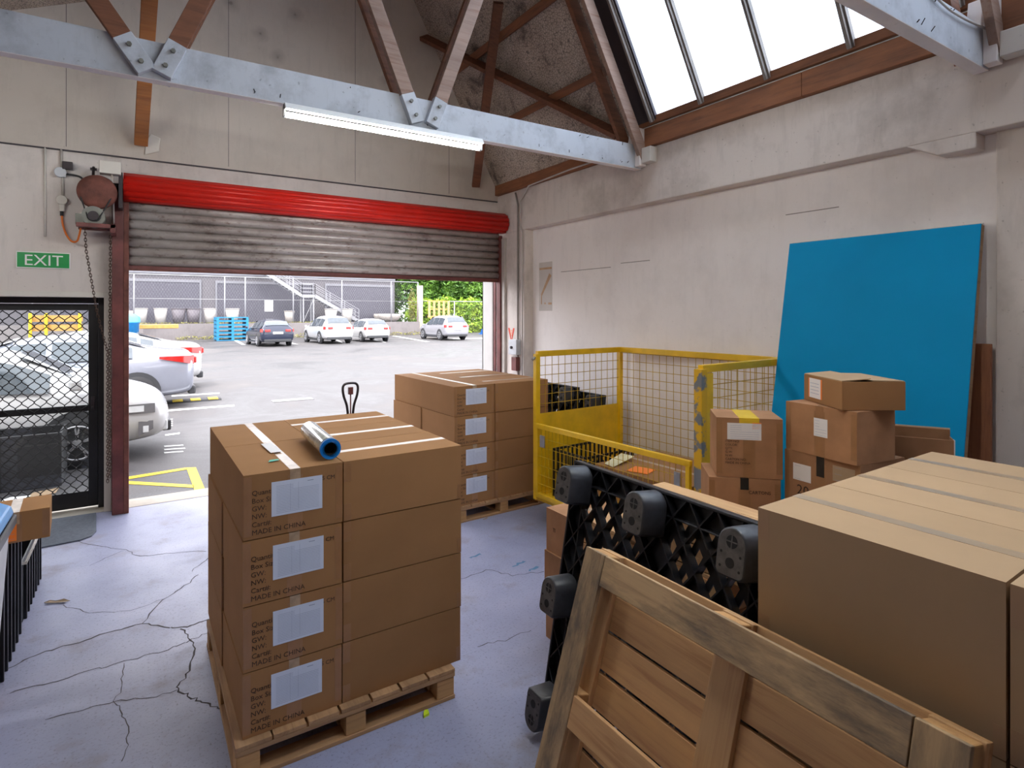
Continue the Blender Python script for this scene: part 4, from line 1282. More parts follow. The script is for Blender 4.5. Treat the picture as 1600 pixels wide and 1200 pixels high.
cart2(0.39, 0.28, 0.250, (2.868, 1.795, 1.1445), R(-98), 'shut brown carton with small white label in the leaning tower', SUP, mat='card_old', tapemat='tape_brown', wrap=0.20, sheet=[(0.165, 0.10, 0.075, 0.09, '-y', 'paper_w', 6)])
# open-topped light carton at the top, its two flaps loosely lifted
def flap_box(w, d, h, loc, rz, label):
    t = thing('cardboard_box', label, 'box', loc, rz, SUP)
    b = MB(); e = 0.004
    b.bx(0, w, 0, e, 0, h).bx(0, w, d - e, d, 0, h).bx(0, e, e, d - e, 0, h).bx(w - e, w, e, d - e, 0, h).bx(e, w - e, e, d - e, 0, e)
    b.build('body', MT['card'], t, 0.0015)
    return t
t = flap_box(0.36, 0.30, 0.135, (2.955, 1.90, 1.397), R(-50), 'open-flapped carton with orange-edged label on top of the leaning tower')
t.matrix_world = TR((2.996, 1.772, 1.3965)) @ Rz(R(-123))
w_, d_, h_ = 0.36, 0.30, 0.135
# one flap lies almost flat, the other is lifted a little
MB().bx(0.002, w_ * 0.985, 0.0, d_ * 0.46, 0, 0.004).build('flap', MT['card_pale'], t, M=TR((0, 0.002, h_)) @ Matrix.Rotation(R(5), 4, 'X'))
MB().bx(0.002, w_ * 0.985, -d_ * 0.50, 0.0, 0, 0.004).build('flap', MT['card_pale'], t, M=TR((0, d_ - 0.002, h_)) @ Matrix.Rotation(R(-1), 4, 'X'))
b = MB().bx(0.05, 0.18, -0.0016, 0, 0.022, 0.122)
b.m(1).bx(0.06, 0.17, -0.0022, -0.0014, 0.022, 0.122)
b.m(2)
for k in range(4): b.bx(0.07, 0.155, -0.0026, -0.0020, 0.045 + k * 0.017, 0.047 + k * 0.017)
b.build('paper_label', [MT['orange_label'], MT['paper_w'], MT['ink_grey']], t)
t = thing('cardboard_box', 'tall flat open carton standing in front of the blue panel', 'box', (3.337, 1.564, 0.0), R(-60), SUP)
b = MB(); w_, d_, h_ = 0.335, 0.12, 1.226; e = 0.005
b.bx(0, w_, 0, e, 0, h_ - 0.02).bx(0, w_, d_ - e, d_, 0, h_ + 0.015).bx(0, e, e, d_ - e, 0, h_ - 0.02).bx(w_ - e, w_, e, d_ - e, 0, h_ - 0.02).bx(e, w_ - e, e, d_ - e, 0, e)
b.build('body', MT['card_old'], t, 0.0015)
MB().bx(0, w_, d_ + 0.001, d_ + 0.005, h_ - 0.30, h_ + 0.022).bx(-0.004, -0.0005, 0.01, d_, h_ - 0.10, h_ + 0.02).build('flap', MT['card_in'], t)
MB().bx(w_ - 0.004, w_ + 0.001, -0.001, 0.03, h_ - 0.25, h_ - 0.02).build('tape', MT['paper_w'], t)
# ---- blue panel, backing board and reddish plank
t = thing('leaning_board', 'large blue painted board with timber edge leaning on the right wall', 'panel', group=None,
          M=(lambda k: frame((0, -1, 0), (math.sin(k), 0, math.cos(k)), (-math.cos(k), 0, math.sin(k)), (3.645, 2.515, 0.012)))(R(10.3)))
LH = 2.395
MB().bx(0, 1.165, 0, LH, 0.0, 0.010).build('blue_face', MT['blue_board'], t, 0.001)
b = MB().bx(0, 1.165, 0.0, 0.04, -0.040, 0).bx(0, 1.165, LH - 0.04, LH, -0.040, 0).bx(0, 0.04, 0.04, LH - 0.04, -0.040, 0).bx(1.125, 1.165, 0.04, LH - 0.04, -0.040, 0).bx(0.56, 0.60, 0.04, LH - 0.04, -0.040, 0)
b.build('timber_edging', MT['ply_edge'], t, 0.002)
t2 = MB().bx(-0.01, 1.155, 0.01, LH + 0.02, -0.058, -0.042).build('backing_board', MT['trim_white'], t, 0.001)
tag(MB().bx(0, 0.03, 0, 0.13, 0, 1.68).build('timber_plank', MT['plank_red'], M=TR((4.075, 1.31, 0.0)) @ Matrix.Rotation(R(0), 4, 'Y'), bevel=0.003), 'reddish timber plank upright behind the right edge of the blue panel', 'plank')

# ---- yellow cage trolley
cz = R(3.5)
cage = thing('cage_trolley', 'yellow mesh cage trolley with drop gate against the right wall', 'trolley', (2.965, 4.21, 0.0), cz)
# local frame: x -> right (towards wall), y -> negative = towards viewer.  corners A(0,0) B(1.055,0) C(1.055,-1.70) D(0,-1.70)
CW, CL, ZB, ZT = 1.055, 1.70, 0.24, 1.493
pst = 0.045
def post(x, y, z0, z1, w=pst, m='yellow', nm='corner_post'):
    return MB().bx(x - w / 2, x + w / 2, y - w / 2, y + w / 2, z0, z1).build(nm, MT[m], cage, 0.003)
post(0, 0, ZB - 0.03, ZT); post(CW, 0, ZB, ZT); post(CW, -CL, ZB, ZT)
post(0, -CL, ZB, ZT, 0.06, 'yellow_worn')
MB().bx(0.035, 0.11, -CL - 0.02, -CL + 0.03, ZB, ZT - 0.03).build('corner_post', MT['yellow'], cage, 0.003)
def rail(p, q, w=0.04, h=0.05, nm='top_rail', m='yellow'):
    return MB().bar(p, q, w, h).build(nm, MT[m], cage, 0.003)
rail((0, 0, ZT), (CW, 0, ZT)); rail((CW, 0, ZT), (CW, -CL, ZT)); rail((0, -CL, ZT), (CW, -CL, ZT))
rail((0, 0, ZB), (CW, 0, ZB), nm='base_rail'); rail((CW, 0, ZB), (CW, -CL, ZB), nm='base_rail'); rail((0, -CL, ZB), (CW, -CL, ZB), nm='base_rail'); rail((0, 0, ZB), (0, -CL, ZB), nm='base_rail')
MB().cyl((-0.02, 0.0, ZT - 0.03), (-0.05, 0.0, ZT - 0.05), 0.012, 8).build('latch_pin', MT['galv'], cage)
def meshpanel(o, u, v, LU, LV, pu, pv, nm, r=0.0028, bow=0.0):
    o = Vector(o); u = Vector(u); v = Vector(v); b = MB()
    nu = int(LU / pu); nv = int(LV / pv)
    for i in range(nu + 1):
        b.tube([o + u * (i * LU / nu), o + u * (i * LU / nu) + v * LV], r, 5)
    for j in range(nv + 1):
        b.tube([o + v * (j * LV / nv), o + v * (j * LV / nv) + u * LU], r, 5)
    return b.build(nm, MT['wire_shaded'], cage)
meshpanel((0.02, 0, 0.96), (1, 0, 0), (0, 0, 1), CW - 0.04, ZT - 0.98, 0.075, 0.075, 'left_mesh')
MB().bx(0.02, CW - 0.02, -0.003, 0.003, ZB + 0.02, 0.962).build('left_sheet', MT['yellow'], cage)
meshpanel((CW, -0.02, ZB + 0.03), (0, -1, 0), (0, 0, 1), CL - 0.04, ZT - ZB - 0.06, 0.078, 0.078, 'back_mesh')
meshpanel((0.11, -CL, 0.93), (1, 0, 0), (0, 0, 1), CW - 0.13, ZT - 0.95, 0.075, 0.078, 'right_mesh')
MB().bx(0.05, CW - 0.02, -CL - 0.003, -CL + 0.003, ZB + 0.02, 0.93).build('right_sheet', MT['yellow_worn'], cage)
rail((0.05, -CL, 0.93), (CW, -CL, 0.93), 0.03, 0.03, 'mid_rail')
gate_z = 0.87
g = rail((-0.03, -0.03, gate_z), (-0.03, -CL + 0.05, gate_z), 0.03, 0.04, 'gate_rail')
MB().bar((-0.03, -0.05, ZB + 0.05), (-0.03, -0.05, gate_z), 0.03, 0.03, (1, 0, 0)).build('gate_stile', MT['yellow'], cage, 0.002)
MB().bar((-0.03, -CL + 0.07, ZB + 0.05), (-0.03, -CL + 0.07, gate_z), 0.03, 0.03, (1, 0, 0)).build('gate_stile', MT['yellow'], cage, 0.002)
rail((-0.03, -0.03, ZB + 0.03), (-0.03, -CL + 0.05, ZB + 0.03), 0.03, 0.04, 'gate_rail')
meshpanel((-0.03, -0.06, ZB + 0.05), (0, -1, 0), (0, 0, 1), CL - 0.14, gate_z - ZB - 0.07, 0.046, 0.075, 'gate_mesh', 0.0024)
MB().bx(-0.055, -0.045, -0.17, -0.11, 0.70, 0.80).build('gate_plate', MT['galv'], cage, 0.002)
MB().bx(-0.055, -0.045, -CL + 0.12, -CL + 0.17, 0.70, 0.80).build('gate_plate', MT['galv'], cage, 0.002)
MB().bx(0.02, CW - 0.02, -CL + 0.02, -0.02, ZB - 0.02, ZB + 0.005).build('floor_sheet', MT['yellow'], cage)
for (x, y) in ((0.14, -0.16), (CW - 0.14, -0.16), (0.14, -CL + 0.16), (CW - 0.14, -CL + 0.16)):
    cst = MB().bx(x - 0.045, x + 0.045, y - 0.045, y + 0.045, 0.205, 0.218).bx(x - 0.032, x - 0.026, y - 0.03, y + 0.03, 0.07, 0.205).bx(x + 0.026, x + 0.032, y - 0.03, y + 0.03, 0.07, 0.205).build('caster', MT['galv'], cage, 0.002)
    MB().lathe([(0, -0.022), (0.07, -0.022), (0.082, -0.014), (0.082, 0.014), (0.07, 0.022), (0, 0.022)], 24, frame((0, 1, 0), (0, 0, 1), (1, 0, 0), (x, y, 0.083))).build('wheel', MT['caster'], cst, fix=True)
# inside the cage
def in_cage(x, y): 
    v = Rz(cz) @ Vector((x, y, 0)); return (2.965 + v.x, 4.21 + v.y)
def ventcrate(x, y, z, w, d, h, label):
    cx, cy_ = in_cage(x, y)
    t = thing('plastic_crate', label, 'crate', (cx, cy_, z), cz)
    b = MB(); e = 0.008
    for k in range(int(w / 0.055) + 1):
        xx = min(k * 0.055, w - e)
        b.bx(xx, xx + 0.018, -d, -d + e, 0, h).bx(xx, xx + 0.018, -e, 0, 0, h)
    for k in range(int(d / 0.055) + 1):
        yy = -min(k * 0.055, d - e)
        b.bx(0, e, yy - 0.018, yy, 0, h).bx(w - e, w, yy - 0.018, yy, 0, h)
    for z0 in (0, h * 0.5, h - 0.02):
        b.bx(0, w, -d, -d + e * 1.2, z0, z0 + 0.02).bx(0, w, -e * 1.2, 0, z0, z0 + 0.02).bx(0, e * 1.2, -d, 0, z0, z0 + 0.02).bx(w - e * 1.2, w, -d, 0, z0, z0 + 0.02)
    b.bx(0, w, -d, 0, 0, 0.006)
    b.build('crate_wall', MT['blk'], t)
    return t
ventcrate(0.10, -0.10, ZB + 0.006, 0.60, 0.42, 0.42, 'black vented crate in the far end of the yellow cage')
cx, cy_ = in_cage(0.08, -1.50)
carton(0.75, 0.85, 0.40, (cx, cy_, ZB + 0.008), cz, 'wide flat-topped carton lying in the yellow cage', None, mat='card')
cx, cy_ = in_cage(0.16, -1.12)
tag(MB().bx(0, 0.16, 0, 0.17, 0, 0.003).build('orange_tag', MT['orange_label'], M=TR((cx, cy_, ZB + 0.4115)) @ Rz(cz + 0.3)), 'orange tag lying on the carton inside the yellow cage', 'tag')
cx, cy_ = in_cage(0.10, -0.83)
tag(MB().prism([(0, 0, 0), (0.30, 0.04, 0.03), (0.28, 0.16, 0.035), (0.03, 0.12, 0.0)], (0, 0, 0.003)).build('plastic_bag', plain('cream_plastic_bag', (0.72, 0.66, 0.40), 0.3, var=0.2), M=TR((cx, cy_, ZB + 0.4125)) @ Rz(0.1), fix=True), 'crumpled cream plastic wrap on the carton inside the cage', 'wrap')
cx, cy_ = in_cage(0.55, -0.55)

# ---- pallet jack behind the nearest load: only the handle shows
t = thing('pallet_jack', 'pallet jack with dark loop handle behind the nearest load of cartons', 'pallet jack', (1.46, 4.72, 0))
b = MB().tube(smooth([(-0.018, 0, 1.0), (-0.03, 0, 1.10), (-0.055, 0, 1.18), (-0.062, 0, 1.245), (-0.045, 0, 1.275), (0.0, 0, 1.282), (0.045, 0, 1.275), (0.062, 0, 1.245), (0.055, 0, 1.18), (0.03, 0, 1.10), (0.018, 0, 1.0)]), 0.010, 10)
b.build('handle_loop', MT['gunmetal'], t)
MB().tube([(0, 0, 0.20), (0, 0, 1.02)], 0.017, 12).build('handle_shaft', MT['gunmetal'], t)
MB().tube([(0, -0.005, 1.0), (0, -0.005, 1.2)], 0.006, 8).bx(-0.018, 0.018, -0.02, 0.012, 1.19, 1.25).build('release_lever', MT['rust_red'], t, 0.003)
MB().bx(-0.11, 0.11, -0.09, 0.09, 0.08, 0.30).cyl((0, 0, 0.28), (0, 0, 0.42), 0.045, 14).build('pump_unit', MT['rust_red'], t, 0.01)
for s_ in (-1, 1):
    MB().bx(s_ * 0.19 - 0.075, s_ * 0.19 + 0.075, -1.0 if False else 0.09, 1.15, 0.05, 0.085).build('fork', MT['rust_red'], t, 0.006)
    MB().cyl((s_ * 0.19 - 0.04, 1.0, 0.036), (s_ * 0.19 + 0.04, 1.0, 0.036), 0.036, 14).build('roller', MT['caster'], t)
    MB().cyl((s_ * 0.05 - 0.02, 0.0, 0.09), (s_ * 0.05 + 0.02, 0.0, 0.09), 0.09, 20).build('steer_wheel', MT['caster'], t)
MB().bx(-0.265, 0.265, 0.07, 0.11, 0.05, 0.32).build('back_plate', MT['rust_red'], t, 0.006)

# ---- left side: mat, bins, crate
P = [gp(162, 797), gp(143, 832), gp(137, 838), gp(50, 857), gp(20, 862), gp(0, 868)]
pts = [(-1.25, 6.60), (-0.33, 6.60), (-0.30, 6.05), (-0.325, 5.94), (-0.40, 5.88), (-1.3, 5.80)]
tag(MB().prism([(x, y, 0.0005) for x, y in pts], (0, 0, 0.012)).build('door_mat', MT['mat_grey'], fix=True, bevel=0.004), 'grey mat on the floor inside the grille door', 'mat')

def tub(loc, w, d, h, label, ribs, rimmat, mat='blk', rim=0.018, name='plastic_tub'):
    t = thing(name, label, 'tub', loc)
    b = MB(); e = 0.012
    b.bx(-w, 0, 0, e, 0, h).bx(-w, 0, d - e, d, 0, h).bx(-w, -w + e, e, d - e, 0, h).bx(-e, 0, e, d - e, 0, h).bx(-w, 0, 0, d, 0, 0.01)
    for k in range(ribs):
        y = (k + 0.5) * d / ribs
        b.bx(0, 0.016, y - 0.008, y + 0.008, 0.0, h - 0.03)
    b.build('body', MT[mat], t, 0.003)
    b = MB()
    b.tube([(0.018, -0.015, h), (0.018, d + 0.015, h), (-w - 0.015, d + 0.015, h), (-w - 0.015, -0.015, h)], 0.010, 8, closed=True)
    b.build('rim', MT[rimmat], t)
    return t
tub((-0.585, 4.52, 0), 0.55, 0.72, 0.36, 'low black ribbed tub with pale rim on the floor by the left edge', 7, 'conduit')
tub((-0.585, 3.80, 0), 0.52, 0.62, 0.70, 'taller black ribbed tub nearer the left edge of the photo', 6, 'conduit')
carton(0.28, 0.27, 0.15, (-0.66, 3.76, 0.714), R(4), 'small open carton with orange label on the taller black tub', None, mat='card', sheet=[(0.05, 0.01, 0.10, 0.125, '-y', 'orange_label', 5)])
# wheelie bin
t = thing('recycling_bin', 'pale recycling bin with black rim and blue lid at the left edge', 'bin', (-0.50, 3.0, 0.0))
b = MB()
A = [(-0.50, 0.04, 0.04), (-0.05, 0.04, 0.04), (-0.05, 0.46, 0.04), (-0.50, 0.46, 0.04)]
B_ = [(-0.54, 0.0, 0.90), (0.0, 0.0, 0.90), (0.0, 0.54, 0.90), (-0.54, 0.54, 0.90)]
b._faces(A + B_, [(3, 2, 1, 0), (0, 1, 5, 4), (1, 2, 6, 5), (2, 3, 7, 6), (3, 0, 4, 7), (4, 5, 6, 7)])
b.build('bin_body', MT['bin_grey'], t, 0.015)
MB().bx(-0.56, 0.02, -0.02, 0.56, 0.865, 0.915).build('bin_rim', MT['blk'], t, 0.008)
MB().prism([(-0.56, -0.02, 0.918), (0.012, -0.02, 0.918), (0.0, -0.01, 0.955), (-0.06, 0.0, 0.985), (-0.50, 0.0, 0.985), (-0.56, -0.01, 0.95)], (0, 0.57, 0)).build('bin_lid', MT['bin_blue'], t, 0.01, fix=True)
for y in (0.07, 0.43):
    MB().cyl((-0.55, y, 0.10), (-0.50, y, 0.10), 0.10, 18).build('wheel', MT['caster'], t)
for k in range(4):
    tag(MB().bx(0, 0.004, 0, 0.17, 0, 0.99).build('folded_carton', MT[('card_in', 'paper_w', 'card_pale', 'card_in')[k]], M=TR((-0.60 + k * 0.013, 3.56 + 0.005 * k, 0.30)) @ Matrix.Rotation(R(14), 4, 'Y') if False else TR((-0.62 + k * 0.014, 3.58, 0.0))),
        ('brown flattened carton nearest the tub at the left edge', 'white flattened sheet standing between bin and tub', 'pale flattened carton beside the white sheet at left', 'flattened carton closest to the recycling bin')[k], 'flattened carton', 'flattened cartons beside the bin')
# dead leaf on the floor
b = MB()
lf = [(-0.075, 0.0, 0.002), (-0.05, 0.016, 0.010), (-0.01, 0.012, 0.006), (0.03, 0.024, 0.012), (0.078, 0.010, 0.004), (0.05, -0.012, 0.008), (0.01, -0.010, 0.004), (-0.04, -0.018, 0.008)]
b.prism(lf, (0, 0, 0.002))
tag(b.build('dead_leaf', MT['leaf_brown'], M=TR((*gp(88, 942), 0.001)) @ Rz(-0.5), fix=True), 'dry brown leaf lying on the floor at left', 'leaf')
tag(MB().prism(lf, (0, 0, 0.002)).build('dead_leaf', MT['leaf_brown'], M=TR((*gp(759, 811), 0.001)) @ Rz(0.3) @ Matrix.Scale(0.5, 4), fix=True), 'small brown leaf on the floor before the doorway pallet', 'leaf')
#@@PART3
# ================================================================== OUTSIDE
GZ = -0.02
b = MB().bx(-60, 90, YW + T + 0.02, 75, GZ - 0.2, GZ)
struct(b.build('ground', MT['asphalt']), 'grey patchy damp asphalt car park')
def road(name, pts, m, label, w=None):
    b = MB()
    if w: b.ribbon(pts, w, 0)
    else: b.prism([(x, y, 0) for x, y in pts], (0, 0, 0.004))
    o = b.build(name, MT[m], M=TR((0, 0, GZ + 0.004)), fix=not w)
    return struct(o, label)
def g2(x, y):
    a = gp(x, y); k = (CAM_H - GZ) / CAM_H
    return (a[0] * k, a[1] * k)
def quadline(name, px, m, label):
    b = MB().prism([(*g2(*q), 0) for q in px], (0, 0, 0.003))
    return struct(b.build(name, MT[m], M=TR((0, 0, GZ + 0.0015)), fix=True), label)
def flatlines(name, polys, m, label):
    b = MB()
    for px in polys:
        b.prism([(*g2(*q), 0) for q in px], (0, 0, 0.003))
    return struct(b.build(name, MT[m], M=TR((0, 0, GZ + 0.0015)), fix=True), label)
flatlines('yellow_marking', [[(190, 747), (290, 731), (292, 734), (190, 751)], [(190, 751.5), (302, 758), (303, 762.5), (190, 756)], [(291, 731), (306, 730.5), (320, 764), (304, 767)]], 'line_yellow', 'yellow painted bay marking outside the roller door')
flatlines('white_line', [[(255, 641), (366, 632.5), (366, 635), (255, 643.5)], [(268, 618), (343, 613.5), (343, 615.5), (268, 620)], [(258, 679), (281, 676), (281, 678.5), (258, 681.5)],
                         [(355, 526), (361, 526), (384, 539), (378, 539)], [(444, 534), (450, 534), (466, 538), (460, 538)], [(522, 530), (526, 530), (540, 537), (535, 537)], [(582, 531), (587, 531), (604, 535), (600, 535)], [(612, 525), (620, 525), (672, 534), (664, 534)], [(700, 529), (760, 528), (760, 529), (700, 530.5)]], 'line_white', 'white painted parking lines')
flatlines('white_lettering', [[(256, 697 + k * 5), (286 + (k % 2) * 3, 695 + k * 5), (287 + (k % 2) * 3, 696.6 + k * 5), (257, 698.8 + k * 5)] for k in range(3)] + [[(262, 655 + k * 3.3), (270, 654.5 + k * 3.3), (270, 655.6 + k * 3.3), (262, 656 + k * 3.3)] for k in range(4)], 'line_white', 'worn white painted lettering on the asphalt')
t = thing('wheel_stop', 'wheel stop with yellow blocks on a dark bar standing for shadow, near the silver sedan', 'wheel stop', (*g2(300, 627), GZ), R(-1))
MB().prism([(-1.0, -0.16, 0), (-1.0, 0.22, 0), (-1.0, 0.16, 0.035), (-1.0, -0.12, 0.035)], (1.55, 0, 0)).build('shadow_bar', MT['cord_black'], t, 0.005, fix=True)  # wide flat dark bar, the shadow under the blocks built as a shape
for k in range(3):
    MB().bx(-0.36 + k * 0.33, -0.17 + k * 0.33, -0.13, 0.17, 0.010, 0.042).build('reflector', MT['line_yellow'], t, 0.004)
t = thing('drain_grate', 'long steel drain grate set in the asphalt', 'grate', (*g2(428, 629), GZ))
b = MB()
for k in range(20):
    b.bx(k * 0.042, k * 0.042 + 0.02, 0, 0.32, 0, 0.01)
b.bx(0, 0.82, 0, 0.02, 0, 0.009).bx(0, 0.82, 0.30, 0.32, 0, 0.009)
b.build('grate', MT['galv'], t)

# ---- cars
MT['lamp_dark'] = plain('dark_lamp_housing', (0.16, 0.16, 0.17), 0.2, coat=0.5)  # dark silver-grey housing colour
ST = {
 'suv': dict(L=4.55, H=1.69, st=[(-2.27, .46, .86, .90, .76, .66), (-2.22, .34, 1.00, 1.05, .88, .72), (-2.08, .27, 1.05, 1.30, .915, .68), (-1.80, .25, 1.05, 1.60, .92, .63), (-1.2, .24, 1.04, 1.68, .92, .62), (-.4, .22, 1.02, 1.69, .92, .62), (.35, .22, 1.0, 1.62, .92, .62), (1.18, .22, .98, 1.10, .92, .72), (1.75, .25, .92, 1.0, .91, .74), (2.12, .30, .82, .88, .86, .7), (2.27, .42, .66, .70, .72, .6)], win=(-1.72, .78), rear=(-2.12, -1.84), wheels=(-1.33, 1.37), r=.35),
 'hatch': dict(L=4.0, H=1.48, st=[(-2.0, .44, .80, .84, .70, .60), (-1.95, .30, .92, .97, .83, .68), (-1.80, .24, .96, 1.20, .855, .62), (-1.55, .22, .96, 1.42, .86, .56), (-1.0, .20, .95, 1.48, .86, .55), (-.3, .18, .93, 1.49, .86, .56), (.35, .18, .91, 1.42, .86, .57), (1.15, .18, .90, 1.00, .86, .68), (1.60, .22, .84, .90, .85, .70), (1.88, .26, .72, .78, .80, .66), (2.0, .36, .56, .60, .66, .54)], win=(-1.50, .75), rear=(-1.85, -1.58), wheels=(-1.22, 1.25), r=.31),
 'wagon': dict(L=4.8, H=1.50, st=[(-2.4, .44, .84, .88, .74, .64), (-2.34, .30, .96, 1.0, .86, .70), (-2.2, .24, .98, 1.20, .885, .64), (-1.85, .22, .98, 1.43, .89, .58), (-1.2, .20, .97, 1.50, .89, .57), (-.4, .18, .95, 1.50, .89, .57), (.35, .18, .93, 1.43, .89, .58), (1.25, .18, .91, 1.00, .89, .70), (1.85, .22, .84, .90, .88, .70), (2.25, .28, .72, .76, .82, .66), (2.4, .38, .58, .62, .68, .56)], win=(-2.0, .80), rear=(-2.22, -1.90), wheels=(-1.38, 1.38), r=.33),
 'sedan': dict(L=4.8, H=1.48, st=[(-2.40, .46, .86, .93, .72, .60), (-2.35, .32, 1.02, 1.09, .86, .70), (-2.25, .26, 1.03, 1.12, .89, .74), (-1.75, .22, 1.02, 1.14, .91, .72), (-1.0, .20, .99, 1.40, .92, .58), (-.3, .18, .96, 1.48, .92, .57), (.35, .18, .94, 1.43, .92, .58), (1.25, .18, .92, 1.02, .92, .72), (1.85, .22, .84, .90, .90, .72), (2.25, .28, .72, .76, .84, .68), (2.4, .38, .58, .62, .70, .58)], win=(-1.35, .80), rear=(-1.72, -1.05), wheels=(-1.42, 1.40), r=.34),
}
def car(kind, name, label, X, Y, head, paint, plate=True, trim=False, z=GZ, sidelamps=False):
    S = ST[kind]; st = S['st']
    t = thing(name, label, 'car', (X, Y, z), head)
    b = MB(); rings = []
    for (x, zb, zbl, zr, hw, hr) in st:
        half = [(hw * .80, zb), (hw * .955, zb + .07), (hw, zb + (zbl - zb) * .55), (hw * .965, zbl), (hr + .02, zbl + (zr - zbl) * .82), (hr * .84, zr - .004)]
        pts = [(0, zb)] + half + [(0, zr + .012)] + [(-y, zz) for (y, zz) in reversed(half)]
        rings.append([b.bm.verts.new((x, y, zz)) for (y, zz) in pts])
    n_ = len(rings[0])
    for A, B_ in zip(rings, rings[1:]):
        for k in range(n_):
            f = b.bm.faces.new((A[k], A[(k + 1) % n_], B_[(k + 1) % n_], B_[k])); f.smooth = True
    b.bm.faces.new(rings[0]).smooth = True; b.bm.faces.new(list(reversed(rings[-1]))).smooth = True
    body = b.build('body', MT[paint], t, fix=True)
    sb = body.modifiers.new('sub', 'SUBSURF'); sb.levels = 2; sb.render_levels = 2
    def at(x):
        for a, c in zip(st, st[1:]):
            if a[0] <= x <= c[0]:
                f = (x - a[0]) / (c[0] - a[0]); return [a[i] + (c[i] - a[i]) * f for i in range(6)]
        return list(st[0] if x < st[0][0] else st[-1])
    def sidept(x, f, s_, off=0.012):
        _, zb, zbl, zr, hw, hr = at(x)
        y0, z0, y1, z1 = hw * .965, zbl, hr + .02, zbl + (zr - zbl) * .82
        yy, zz = y0 + (y1 - y0) * f, z0 + (z1 - z0) * f
        return (x, s_ * (yy + off), zz)
    wx0, wx1 = S['win']
    pillars = [wx0, wx0 + (wx1 - wx0) * .30, wx0 + (wx1 - wx0) * .33, wx0 + (wx1 - wx0) * .62, wx0 + (wx1 - wx0) * .655, wx1] if kind in ('suv', 'wagon') else [wx0, wx0 + (wx1 - wx0) * .12, wx0 + (wx1 - wx0) * .15, wx0 + (wx1 - wx0) * .56, wx0 + (wx1 - wx0) * .60, wx1]
    for s_ in (-1, 1):
        for a, c in zip(pillars[0::2], pillars[1::2]):
            b = MB(); N = 8; up_, lo_ = [], []
            for i in range(N + 1):
                x = a + (c - a) * i / N
                _, zb, zbl, zr, hw, hr = at(x)
                lo_.append(b.bm.verts.new(sidept(x, .07, s_))); up_.append(b.bm.verts.new(sidept(x, .90, s_, .004)))
            for i in range(N):
                f = b.bm.faces.new((lo_[i], lo_[i + 1], up_[i + 1], up_[i])); f.smooth = True
            b.build('side_window', MT['car_glass'], t)
    def topglass(xa, xb, nm, wsc=0.86):
        b = MB(); N = 6; rows_ = []
        for i in range(N + 1):
            x = xa + (xb - xa) * i / N
            _, zb, zbl, zr, hw, hr = at(x)
            wv = hr * wsc
            rows_.append([b.bm.verts.new((x + (-.012 if xb < 0 else .012), y, zr + .006 - (0.02 if abs(y) > wv * .9 else 0))) for y in (-wv, -wv * .5, 0, wv * .5, wv)])
        for A, B_ in zip(rows_, rows_[1:]):
            for k in range(4):
                f = b.bm.faces.new((A[k], A[k + 1], B_[k + 1], B_[k])); f.smooth = True
        b.build(nm, MT['car_glass'], t)
    topglass(S['rear'][0], S['rear'][1], 'rear_window', .95)
    topglass(.42, 1.12, 'windscreen', .93)
    r = S['r']
    hwm = st[5][4]
    for wx in (S['wheels'] if not sidelamps else (-1.22, 1.02)):
        for s_ in (-1, 1):
            Mx = frame((1, 0, 0), (0, 0, 1), (0, 1, 0), (wx, 0, r + 0.03))
            arch = MB().cyl((wx, s_ * (hwm - .10), r + .02), (wx, s_ * (hwm + .002), r + .02), r + .055, 28).build('wheel_arch', MT['car_trim' if not trim else 'car_trim'], t)
            b = MB().lathe([(r * .62, -.10), (r * .97, -.10), (r, -.07), (r, .07), (r * .97, .10), (r * .62, .10)], 28, frame((1, 0, 0), (0, 0, 1), (0, 1, 0), (wx, s_ * (hwm - .085), r)))
            wh = b.build('wheel', MT['tyre'], t)
            b = MB()
            yf = s_ * (hwm + .008)
            for k in range(5):
                a = 2 * PI * k / 5 + .3
                for da in (-.10, .10):
                    b.bar((wx + .04 * math.cos(a), yf, r + .04 * math.sin(a)), (wx + r * .64 * math.cos(a + da), yf, r + r * .64 * math.sin(a + da)), .018, .03, (0, 1, 0))
            b.tube([(wx + r * .65 * math.cos(2 * PI * k / 24), yf, r + r * .65 * math.sin(2 * PI * k / 24)) for k in range(24)], .014, 6, closed=True)
            b.cyl((wx, yf - .02 * s_, r), (wx, yf + .012 * s_, r), .05, 12)
            b.build('rim', MT['rim'], wh)
            MB().cyl((wx, s_ * (hwm - .05), r), (wx, s_ * (hwm - .02), r), r * .64, 20).build('brake_disc', MT['car_trim'], wh)
    # lamps follow the body corners
    def lampat(x0, x1, z0, z1, s_, m, nm, off=.006, taper=0.0):
        b = MB(); N = 5; lo_, up_ = [], []
        for i in range(N + 1):
            x = x0 + (x1 - x0) * i / N
            _, zb, zbl, zr, hw, hr = at(x)
            ym = hw * .985 + off
            tp = taper * i / N * (z1 - z0)
            lo_.append(b.bm.verts.new((x, s_ * ym, z0 + tp))); up_.append(b.bm.verts.new((x, s_ * (ym - .012), z1)))
        for i in range(N):
            f = b.bm.faces.new((lo_[i], lo_[i + 1], up_[i + 1], up_[i])); f.smooth = True
        return b.build(nm, MT[m], t)
    xr = st[0][0]; zl = st[2][2]
